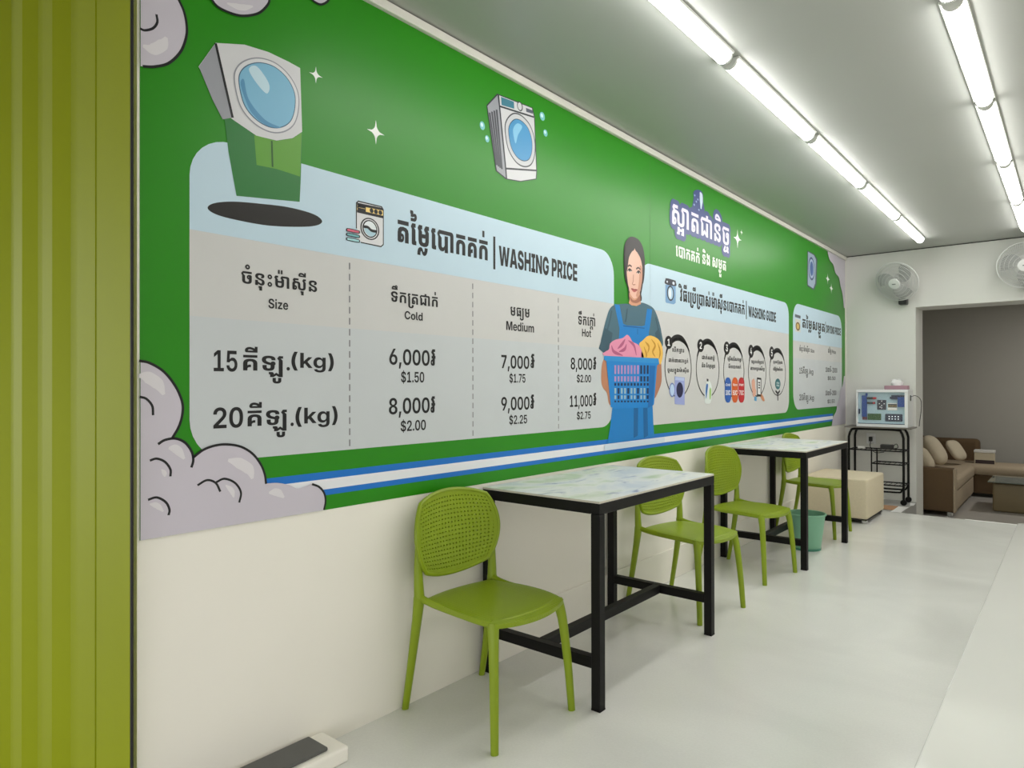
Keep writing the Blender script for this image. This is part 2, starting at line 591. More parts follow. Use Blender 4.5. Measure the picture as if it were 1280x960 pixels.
chair0 = make_chair()
for k, (x, y, a, lb) in enumerate([
        (0.262, 1.955, -2.5, 'lime green perforated plastic chair nearest the camera, in front of the first table'),
        (0.294, 3.600, -9.0, 'lime green plastic chair seen partly through the first table, second from the camera'),
        (0.297, 4.520, -7.0, 'lime green plastic chair right in front of the second table, third from the camera'),
        (0.270, 6.130, -2.0, 'lime green plastic chair farthest back, between second table and beige ottoman')]):
    c = chair0 if k == 0 else copy_tree(chair0)
    c['label'] = lb
    c.location = (x, y, 0)
    c.rotation_euler = (0, 0, math.radians(a))

# ------------------------------------------------------------------ low white step with dark slab
t = thing('low_step', 'low white step against the wall with a dark grey slab on top', 'step', (0.08, 1.1, 0))
MB().box(-0.079, 0.076, -0.29, 0.290, 0.0, 0.053, 0.010, 3).build('base', m_wall, t)
MB().box(-0.062, 0.050, -0.28, 0.225, 0.053, 0.066, 0.005, 2).build('slab', mat('dark_grey_slab', rgb(88, 88, 86), rough=0.5, noise=0.15, scale=14), t)

# ------------------------------------------------------------------ green bin
t = thing('waste_bin', 'mint green plastic waste bin under the second table', 'bin', (0.425, 5.45, 0))
m_bin = mat('mint_plastic', rgb(128, 182, 152), rough=0.4, noise=0.03)
MB().lathe([(0.098, 0.0), (0.102, 0.006), (0.134, 0.268), (0.130, 0.268), (0.098, 0.012), (0.0, 0.010)], 36, cap=False).build('body', m_bin, t, smooth=True)
MB().tube([(0.137*math.cos(a), 0.137*math.sin(a), 0.270) for a in [2*math.pi*k/36 for k in range(36)]], 0.007, 8, closed=True).build('rim', m_bin, t, smooth=True)
MB().lathe([(0.096, 0.0), (0.104, 0.0), (0.106, 0.016), (0.100, 0.016)], 36, cap=False).build('foot_ring', mat('teal_plastic', rgb(60, 130, 110), rough=0.4, noise=0), t, smooth=True)

# ------------------------------------------------------------------ ottoman
m_linen = mat('beige_linen', rgb(214, 202, 176), rough=0.9, noise=0.08, scale=60, bump=0.25, bscale=300)
m_chrome = mat('chrome', rgb(200, 200, 200), rough=0.2, metal=1.0, noise=0)
t = thing('ottoman', 'beige linen box ottoman on chrome feet by the shelf trolley', 'ottoman', (0.305, 7.05, 0))
MB().box(-0.275, 0.275, -0.335, 0.345, 0.045, 0.405, 0.018, 4).build('upholstered_body', m_linen, t, smooth=True)
MB().box(-0.262, 0.262, -0.312, 0.312, 0.030, 0.045).build('base_board', mat('black_base', rgb(20, 19, 18), rough=0.7, noise=0), t)
for sx in (-1, 1):
    for sy in (-1, 1):
        MB().box(sx*0.245-0.022, sx*0.245+0.022, sy*0.295-0.022, sy*0.295+0.022, 0.0, 0.034, 0.004, 2).build('foot', m_chrome, t)

# ------------------------------------------------------------------ shelf trolley
t = thing('shelf_trolley', 'black tubular steel shelf trolley on castors against the back wall', 'trolley', (0.375, 8.17, 0))
xl, xr, yf, yb, r = -0.262, 0.262, -0.130, 0.130, 0.012
for y in (yf, yb):
    arch = [(xl, y, 0.060), (xl, y, 0.70), (xl+0.02, y, 0.76), (xl+0.075, y, 0.785), (xr-0.075, y, 0.785), (xr-0.02, y, 0.76), (xr, y, 0.70), (xr, y, 0.060)]
    pts = [arch[0]]+smooth_path(arch[1:-1], 4)+[arch[-1]]
    MB().tube(pts, r, 8).build('tube_frame', m_black, t, smooth=True)
    low = [(xl, y, 0.19), (xl+0.02, y, 0.15), (xl+0.07, y, 0.13), (xr-0.07, y, 0.13), (xr-0.02, y, 0.15), (xr, y, 0.19)]
    MB().tube(smooth_path(low, 4), 0.009, 8).build('lower_rail', m_black, t, smooth=True)
    for z in (0.56, 0.20):
        MB().tube([(xl, y, z), (xr, y, z)], 0.007, 8).build('shelf_rail', m_black, t)
    MB().tube([(-0.04, y, 0.42), (xr, y, 0.42)], 0.007, 8).build('shelf_rail', m_black, t)
    MB().tube([(-0.04, y, 0.20), (-0.04, y, 0.56)], 0.007, 8).build('upright', m_black, t)
for z, xa in ((0.56, xl), (0.42, -0.04), (0.20, xl)):
    for x in (xa, xr):
        MB().tube([(x, yf, z), (x, yb, z)], 0.006, 8).build('side_rail', m_black, t)
    n = int((xr-xa)/0.045)
    for k in range(1, n):
        x = xa+(xr-xa)*k/n
        MB().tube([(x, yf, z), (x, yb, z)], 0.0025, 6).build('shelf_wire', m_black, t)
m_board = mat('trolley_top_board', rgb(120, 116, 110), rough=0.4, noise=0.05)
MB().box(-0.30, 0.34, -0.165, 0.160, 0.797, 0.812, 0.003, 1).build('top_board', m_board, t)
for x in (xl, xr):
    for y in (yf, yb):
        c = MB().tube([(x, y-0.010, 0.030), (x, y+0.010, 0.030)], 0.030, 16).build('castor', m_black, t, smooth=True)
        MB().tube([(x, y, 0.030), (x, y, 0.075)], 0.010, 8).build('castor_stem', m_black, c)

# ------------------------------------------------------------------ payment control box on the trolley
bx, by, bz = 0.435, 8.17, 0.812
t = thing('control_box', 'white metal control box with glazed front on the black trolley', 'control box', (bx, by, bz))
m_white = mat('white_enamel', rgb(236, 238, 240), rough=0.35, noise=0.01)
hw, hd, hh = 0.245, 0.14, 0.398
fx = lambda u: -hw+2*hw*u          # u, v: place on the front, 0..1 from left / from the top
fz = lambda v: hh*(1-v)
sh = MB()
sh.box(-hw, hw, -hd, hd, 0, 0.03, 0.003, 1).box(-hw, hw, -hd, hd, hh-0.03, hh, 0.003, 1)
sh.box(-hw, -hw+0.012, -hd, hd, 0.03, hh-0.03).box(hw-0.030, hw, -hd, hd, 0.03, hh-0.03)
sh.box(-hw+0.012, hw-0.03, hd-0.01, hd, 0.03, hh-0.03)
sh.build('case', m_white, t)
plate = MB().box(-hw+0.012, hw-0.03, -hd+0.045, -hd+0.05, 0.03, hh-0.03).build('mounting_plate', mat('pale_blue_plate', rgb(186, 214, 226), rough=0.35, noise=0.03), t)
yp = -hd+0.045


def comp(name, u0, u1, v0, v1, d, m, par=t, bev=0.002):
    return MB().box(fx(u0), fx(u1), yp-d, yp, fz(v1), fz(v0), bev, 1).build(name, m, par)


mk = lambda n, r, g, b, ro=0.4, e=0: mat(n, rgb(r, g, b), rough=ro, noise=0, emit=e)
m_blue, m_navy, m_red, m_blk = mk('blue_plastic', 18, 66, 150), mk('navy_plastic', 14, 22, 60), mk('red_plastic', 200, 40, 50), mk('black_plastic', 22, 22, 24)
o = comp('coin_acceptor', 0.10, 0.20, 0.16, 0.74, 0.025, m_blue)
comp('upper_lug', 0.17, 0.21, 0.10, 0.17, 0.015, m_blue, o)
comp('lower_lug', 0.11, 0.20, 0.70, 0.82, 0.018, mk('maroon_plastic', 110, 50, 70), o)
o = comp('relay', 0.20, 0.365, 0.205, 0.265, 0.02, m_blk)
comp('terminal', 0.32, 0.385, 0.205, 0.260, 0.022, m_red, o)
o = comp('relay', 0.20, 0.365, 0.335, 0.39, 0.02, m_blk)
comp('terminal', 0.32, 0.36, 0.335, 0.388, 0.022, m_red, o)
o = comp('keypad', 0.40, 0.575, 0.28, 0.54, 0.012, mk('dark_keypad', 34, 28, 52))
for a, b in ((0.49, 0.31), (0.445, 0.38), (0.49, 0.43), (0.54, 0.38), (0.49, 0.49), (0.46, 0.47)):
    MB().box(fx(a)-0.006, fx(a)+0.006, yp-0.014, yp-0.012, fz(b)-0.005, fz(b)+0.005).build('key', m_white, o)
o = comp('label_plate', 0.60, 0.785, 0.36, 0.55, 0.006, mk('white_plate', 245, 245, 240))
comp('dark_band', 0.61, 0.78, 0.385, 0.425, 0.008, m_blk, o)
comp('dark_band', 0.61, 0.78, 0.450, 0.475, 0.008, m_blk, o)
comp('tan_band', 0.61, 0.78, 0.425, 0.450, 0.0075, mk('tan_print', 170, 140, 80), o)
o = comp('cash_unit', 0.80, 0.965, 0.20, 0.46, 0.03, m_blue)
comp('unit_cover', 0.68, 0.965, 0.15, 0.26, 0.026, m_navy, o)
comp('nozzle', 0.65, 0.72, 0.19, 0.25, 0.02, m_navy, o)
o = comp('circuit_board', 0.21, 0.475, 0.65, 0.82, 0.008, mk('green_board', 40, 84, 24))
comp('lead_block', 0.13, 0.20, 0.66, 0.80, 0.012, mk('brick_red_plastic', 150, 60, 60), o)
o = comp('digit_display', 0.555, 0.885, 0.65, 0.845, 0.014, mk('navy_display', 22, 32, 62), bev=0.006)
for k in range(4):
    for j in range(2):
        a, b = 0.635+0.058*k, 0.715+0.065*j
        MB().box(fx(a)-0.0055, fx(a)+0.0055, yp-0.0165, yp-0.014, fz(b)-0.005, fz(b)+0.005, 0.002, 1).build('lit_digit', mat('lit_white_digit', (0.9, 0.95, 1, 1), noise=0, emit=0.5), o)
g = mat('control_box_glass', (0.92, 0.97, 1.0, 1), rough=0.03, noise=0, alpha=0.04, spec=0.3)
d = MB().box(-hw+0.013, hw-0.031, -hd+0.003, -hd+0.006, 0.031, hh-0.031).build('glass_door', g, t)
MB().box(-hw+0.013, hw-0.031, -hd+0.001, -hd+0.0065, 0.031, 0.037).build('bottom_rail', m_navy, d)
o = MB().box(fx(0.05), fx(0.075), -hd-0.010, -hd+0.003, fz(0.66), fz(0.52), 0.003, 1).build('key_lock', m_navy, d)
MB().box(hw, hw+0.006, -0.02, 0.01, hh-0.12, hh-0.06, 0.002, 1).build('cable_gland', m_blk, t)
cab = [(hw+0.008, -0.005, hh-0.075), (hw+0.05, -0.005, hh-0.065), (hw+0.095, -0.005, hh-0.11), (hw+0.098, -0.005, hh-0.22), (hw+0.085, -0.004, hh-0.33), (hw+0.080, -0.004, 0.012)]
MB().tube(smooth_path(cab, 6), 0.0035, 6).build('power_cable', m_blk, t, smooth=True)

t = thing('tissue_box', 'mauve tissue box with a white tissue on top of the control box', 'tissue box', (0.55, 8.19, bz+hh))
MB().box(-0.11, 0.11, -0.055, 0.055, 0, 0.042, 0.006, 2).build('carton', mat('mauve_card', rgb(178, 140, 152), rough=0.6, noise=0.08, scale=30), t)
tb = MB()
pr = [(0.055, 0.0), (0.050, 0.018), (0.058, 0.036), (0.040, 0.055), (0.045, 0.066), (0.01, 0.060)]
vs, fs = [], []
for i, (rr, z) in enumerate(pr):
    for k in range(14):
        a = 2*math.pi*k/14
        q = rr*(1+0.22*math.sin(3*a+i))
        vs.append((q*math.cos(a), 0.55*q*math.sin(a), z+0.006*math.cos(2*a+i)))
for i in range(len(pr)-1):
    for k in range(14):
        fs.append((i*14+k, i*14+(k+1) % 14, (i+1)*14+(k+1) % 14, (i+1)*14+k))
fs.append(tuple((len(pr)-1)*14+k for k in range(14)))
tb.add([(x, y, z+0.042) for x, y, z in vs], fs).build('tissue', mat('white_tissue', rgb(245, 245, 245), rough=0.9, noise=0), t, smooth=True)

# wall socket, adapter and cartons under the trolley
p = hit(1089, 548, 1, D)
t = thing('wall_socket', 'white wall socket with a black plug above the trolley shelf', 'socket', (p[0], D, p[2]))
MB().box(-0.045, 0.045, -0.010, 0.0, -0.06, 0.06, 0.004, 2).build('face_plate', m_white, t)
MB().box(-0.018, 0.018, -0.038, -0.010, -0.03, 0.02, 0.004, 2).build('plug', m_blk, t)
MB().tube(smooth_path([(0, -0.03, -0.03), (0.0, -0.04, -0.09), (0.05, -0.05, -0.15), (0.14, -0.06, -0.14)], 5), 0.004, 6).build('lead', m_blk, t, smooth=True)
t = thing('power_adapter', 'dark power adapter lying on the trolley middle shelf', 'adapter', (0.46, 8.16, 0.570))
MB().box(-0.06, 0.06, -0.035, 0.035, 0, 0.05, 0.008, 2).build('body', mk('charcoal_plastic', 48, 46, 46), t)
MB().tube(smooth_path([(0.055, 0, 0.03), (0.09, 0, 0.06), (0.10, 0.02, 0.02), (0.06, 0.05, 0.004)], 5), 0.004, 6).build('lead', m_blk, t, smooth=True)
t = MB().box(-0.035, 0.035, -0.02, 0.02, 0, 0.022, 0.003, 1).build('small_carton', mk('white_card', 235, 235, 232), loc=(0.22, 8.12, 0.570))
tag(t, 'tiny white carton on the trolley middle shelf', 'carton')


def paper(name, pts, z, m, label, cat):
    rnd = random.Random(len(label))
    mb = MB()
    n = len(pts)
    c = np.mean(np.array(pts), axis=0)
    vs = [(x-c[0], y-c[1], 0.002+0.006*rnd.random()) for x, y in pts]+[(0, 0, 0.004)]
    vs += [(x, y, zz-0.0012) for x, y, zz in vs]
    fs = [(i, (i+1) % n, n) for i in range(n)]+[(n+1+(i+1) % n, n+1+i, 2*n+1) for i in range(n)]
    fs += [(i, n+1+i, n+1+(i+1) % n, (i+1) % n) for i in range(n)]
    o = mb.add(vs, fs).build(name, m, loc=(c[0], c[1], z))
    return tag(o, label, cat)


F = lambda px, py, z: tuple(hit(px, py, 2, z)[:2])
paper('paper_sheet', [F(1113, 640, 0), F(1123, 633.5, 0), F(1136, 634.5, 0), F(1131, 638, 0), F(1126, 641.3, 0)], 0, mk('white_paper', 240, 240, 238),
      'white paper sheet lying flat on the floor before the trolley', 'paper')
paper('paper_scrap', [F(1137.5, 629.5, 0), F(1140, 629, 0), F(1144.5, 630, 0), F(1142, 633, 0), F(1137.5, 632.5, 0)], 0, mk('white_paper', 240, 240, 238),
      'small crumpled white paper scrap beside the trolley castor', 'paper')
t = MB().box(-0.11, 0.11, -0.13, 0.13, 0, 0.006, 0.002, 1).build('cardboard_sheet', mat('brown_cardboard', rgb(176, 134, 100), rough=0.8, noise=0.08, scale=20), loc=(0.50, 7.80, 0.0))
tag(t, 'brown cardboard sheet on the floor behind the beige ottoman', 'cardboard')

# ------------------------------------------------------------------ wall fans
m_fan = mat('fan_white_plastic', rgb(225, 226, 224), rough=0.4, noise=0)
m_wire = mat('fan_guard_wire', rgb(205, 206, 204), rough=0.35, noise=0)
m_blade = mat('fan_blade_smoky', rgb(176, 178, 176), rough=0.3, noise=0, alpha=0.6)


def fan(px, py, label, tilt, pan):
    c = hit(px, py, 1, D-0.20)
    t = thing('wall_fan', label, 'fan', (c[0], D, c[2]), group='white wall fans on the back wall')
    R = Matrix.Translation((0, -0.20, 0)) @ Matrix.Rotation(math.radians(pan), 4, 'Z') @ Matrix.Rotation(math.radians(tilt), 4, 'X')
    # local fan axis is -y
    def circ(r, y, n=40):
        return [(r*math.cos(2*math.pi*k/n), y, r*math.sin(2*math.pi*k/n)) for k in range(n)]
    for nm, ys in (('front_guard', -1), ('rear_guard', 1)):
        g = MB()
        prof = [(0.055, 0.066), (0.09, 0.064), (0.125, 0.056), (0.16, 0.042), (0.19, 0.024), (0.212, 0.004)]
        for rr, dd in prof:
            g.tube(circ(rr, ys*dd), 0.0022, 4, closed=True)
        for k in range(72):
            a = 2*math.pi*k/72
            g.tube([(rr*math.cos(a+0.25*(0.212-rr)/0.16), ys*dd, rr*math.sin(a+0.25*(0.212-rr)/0.16)) for rr, dd in prof], 0.0015, 4, cap=False)
        g.xf(R).build(nm, m_wire, t)
    MB().tube(circ(0.214, 0.0), 0.006, 8, closed=True).xf(R).build('guard_ring', m_fan, t, smooth=True)
    cap = MB().lathe([(0.0, 0.010), (0.03, 0.0095), (0.054, 0.006), (0.058, 0.0), (0.056, -0.006)], 24, cap=False)
    cap.xf(R @ Matrix.Translation((0, -0.066, 0)) @ Matrix.Rotation(math.radians(90), 4, 'X'))
    cp = cap.build('centre_badge', m_fan, t, smooth=True)
    lg = MB().box(-0.018, 0.018, -0.079, -0.0765, -0.004, 0.004).xf(R).build('badge_mark', mk('badge_grey', 90, 92, 96), cp)
    for b in range(3):
        a0 = b*2*math.pi/3+0.4
        vs, fs = [], []
        n1, n2 = 8, 10
        for i in range(n1+1):
            rr = 0.035+(0.192-0.035)*i/n1
            wid = 0.55+0.75*math.sin(math.pi*min(1, 0.25+0.7*i/n1))
            for j in range(n2+1):
                a = a0+wid*(j/n2-0.5)+0.5*i/n1
                vs.append((rr*math.cos(a), 0.034*(j/n2-0.5)+0.004, rr*math.sin(a)))
        K = len(vs)
        vs += [(x, y+0.003, z) for x, y, z in vs]
        for i in range(n1):
            for j in range(n2):
                q = i*(n2+1)+j
                fs += [(q, q+1, q+n2+2, q+n2+1), (K+q+1, K+q, K+q+n2+1, K+q+n2+2)]
        MB().add(vs, fs).xf(R).build('blade', m_blade, t, smooth=True)
    MB().tube([(0, -0.03, 0), (0, 0.03, 0)], 0.036, 20).xf(R).build('blade_hub', m_fan, t, smooth=True)
    MB().tube([(0, 0.05, 0), (0, 0.06, 0), (0, 0.13, 0), (0, 0.145, 0)], [0.045, 0.055, 0.05, 0.035], 20).xf(R).build('motor_housing', m_fan, t, smooth=True)
    MB().tube(smooth_path([(0.0, -0.09, -0.03), (0.02, -0.085, -0.12), (0.035, -0.06, -0.20)], 5), 0.022, 12).build('neck', m_fan, t, smooth=True)
    b = MB().box(-0.005, 0.075, -0.10, 0.0, -0.235, -0.165, 0.008, 2).build('base', m_blk, t)
    MB().box(-0.005, 0.075, -0.102, -0.002, -0.176, -0.166, 0.003, 1).build('base_trim', m_fan, b)
    return t


fan(1121, 352, 'white wall fan nearer the mural, left of the lounge opening', 27, -14)
fan(1280, 331, 'white wall fan above the lounge opening, cut by the right edge', 12, 8)

# ------------------------------------------------------------------ lounge behind the opening
m_sofa = mat('brown_sofa_fabric', rgb(98, 78, 54), rough=0.9, noise=0.08, scale=40, bump=0.1, bscale=200)
m_sofa2 = mat('taupe_seat_fabric', rgb(176, 160, 136), rough=0.9, noise=0.08, scale=40, bump=0.1, bscale=200)
m_cream = mat('cream_cushion_fabric', rgb(206, 194, 170), rough=0.9, noise=0.06, scale=30)
t = thing('corner_sofa', 'brown and beige corner sofa in the lounge behind the opening', 'sofa', (0.4, 10.2, STEP))
L = lambda x0, x1, y0, y1, z0, z1, b=0.03: MB().box(x0-0.4, x1-0.4, y0-10.2, y1-10.2, z0, z1, b, 4)
ar = L(-0.05, 0.952, 9.20, 9.36, 0.05, 0.555, 0.035).build('arm', m_sofa, t, smooth=True)
L(0.935, 0.957, 9.195, 9.365, 0.05, 0.55, 0.008).build('piping', m_sofa2, ar, smooth=True)
L(-0.05, 0.945, 9.36, 11.90, 0.05, 0.27, 0.015).build('base', m_sofa2, t, smooth=True)
L(0.10, 0.965, 9.36, 11.05, 0.27, 0.43, 0.05).build('seat_cushion', m_sofa2, t, smooth=True)
L(-0.05, 0.28, 9.36, 11.90, 0.27, 0.78, 0.08).build('backrest', m_sofa, t, smooth=True)
L(0.945, 2.05, 11.10, 11.90, 0.05, 0.30, 0.015).build('base', m_sofa, t, smooth=True)
L(0.30, 2.05, 11.07, 11.75, 0.30, 0.43, 0.05).build('seat_cushion', m_sofa2, t, smooth=True)
L(0.28, float(hit(1224, 570, 1, 11.68)[0]), 11.68, 11.92, 0.30, 0.74, 0.06).build('backrest', m_sofa, t, smooth=True)
for x, y in ((0.90, 9.26), (0.05, 9.26), (0.90, 11.0), (1.30, 11.16), (1.95, 11.16), (1.95, 11.84)):
    MB().box(x-0.43, x-0.37, y-10.23, y-10.17, 0, 0.052, 0.004, 1).build('foot', m_chrome, t)


def cushion(name, loc, sx, sy, sz, rot, label, m):
    bm = bmesh.new()
    bmesh.ops.create_uvsphere(bm, u_segments=24, v_segments=14, radius=1)
    mb = MB()
    vs = []
    for v in bm.verts:
        x, y, z = v.co
        e = lambda q, p: math.copysign(abs(q)**p, q)
        vs.append((e(x, 0.55)*sx, e(y, 0.55)*sy, z*sz*(1-0.25*(x*x+y*y))))
    bm.verts.index_update()
    mb.add(vs, [[v.index for v in f.verts] for f in bm.faces])
    bm.free()
    o = mb.build(name, m, smooth=True)
    o.location = loc
    o.rotation_euler = [math.radians(a) for a in rot]
    return tag(o, label, 'cushion', 'cream cushions on the sofa')


cushion('cushion', (0.55, 9.85, STEP+0.59), 0.16, 0.17, 0.09, (0, 62, 10), 'cream tufted cushion nearest the sofa arm', m_cream)
cushion('cushion', (0.58, 10.45, STEP+0.66), 0.21, 0.20, 0.10, (0, 60, 0), 'large round cream cushion standing upright on the sofa', m_cream)
cushion('cushion', (0.76, 10.98, STEP+0.63), 0.15, 0.16, 0.06, (0, 58, -15), 'cream patterned cushion leaning in the sofa corner', m_cream)
cushion('cushion', (0.40, 9.62, STEP+0.90), 0.16, 0.17, 0.08, (0, 70, 0), 'brown cushion propped high by the opening edge', m_sofa)
p = hit(1231, 585, 1, 11.45)
t = thing('snack_box', 'cream and dark carton with a white lid on the lounge sofa', 'carton', (p[0], 11.45, STEP+0.43))
MB().box(-0.115, 0.115, -0.08, 0.08, 0, 0.15, 0.004, 1).build('carton', mk('cream_card', 206, 196, 170), t)
MB().box(-0.12, 0.12, -0.085, 0.085, 0.15, 0.185, 0.004, 1).build('lid', mk('white_lid', 232, 232, 228), t)
MB().box(-0.10, 0.116, -0.086, -0.08, 0.0, 0.05, 0.002, 1).build('dark_print', mk('dark_brown_print', 50, 32, 32), t)

t = thing('coffee_table', 'low brown box coffee table with a glass top in the lounge', 'coffee table', (1.72, 10.25, STEP))
MB().box(-0.475, 0.475, -0.31, 0.35, 0.0, 0.345, 0.025, 3).build('body', mat('olive_brown_leatherette', rgb(124, 110, 82), rough=0.5, noise=0.05), t, smooth=True)
MB().box(-0.52, 0.52, -0.36, 0.40, 0.350, 0.362, 0.004, 1).build('glass_top', mat('tinted_glass', rgb(120, 130, 122), rough=0.04, noise=0, alpha=0.75, spec=0.7), t)
MB().box(-0.40, 0.40, -0.25, 0.29, 0.345, 0.350).build('glass_pad', mk('dark_pad', 40, 40, 38), t)
p = hit(1266, 590, 2, STEP+0.362)
t = thing('crumpled_tissue', 'small crumpled white tissue on the glass coffee table', 'tissue', (1.60, 10.25, STEP+0.362))
bm = bmesh.new()
bmesh.ops.create_icosphere(bm, subdivisions=3, radius=0.045)
mb = MB()
rn = random.Random(3)
vs = [(v.co*(0.75+0.45*rn.random())) for v in bm.verts]
zmin = min(v.z for v in vs)
bm.verts.index_update()
mb.add([(v.x*1.2, v.y, (v.z-zmin)*0.85) for v in vs], [[v.index for v in f.verts] for f in bm.faces]).build('tissue_body', MATS['white_tissue'], t)
bm.free()
# unseen fill light, added under the lounge ceiling to brighten that room
t = thing('lounge_fill_light', 'round fill light added out of view under the lounge ceiling', 'ceiling light', (2.4, 10.6, 2.55))
MB().lathe([(0.16, 0.0), (0.17, -0.03), (0.15, -0.05)], 32, cap=False).build('rim', m_batten, t, smooth=True)
MB().lathe([(0.0, -0.052), (0.15, -0.050)], 32, cap=False).build('diffuser', mat('lounge_fill_lit', (1, 1, 1, 1), noise=0, emit=LOUNGE_FILL_EMISSION, ecol=(1, 0.97, 0.92, 1)), t)

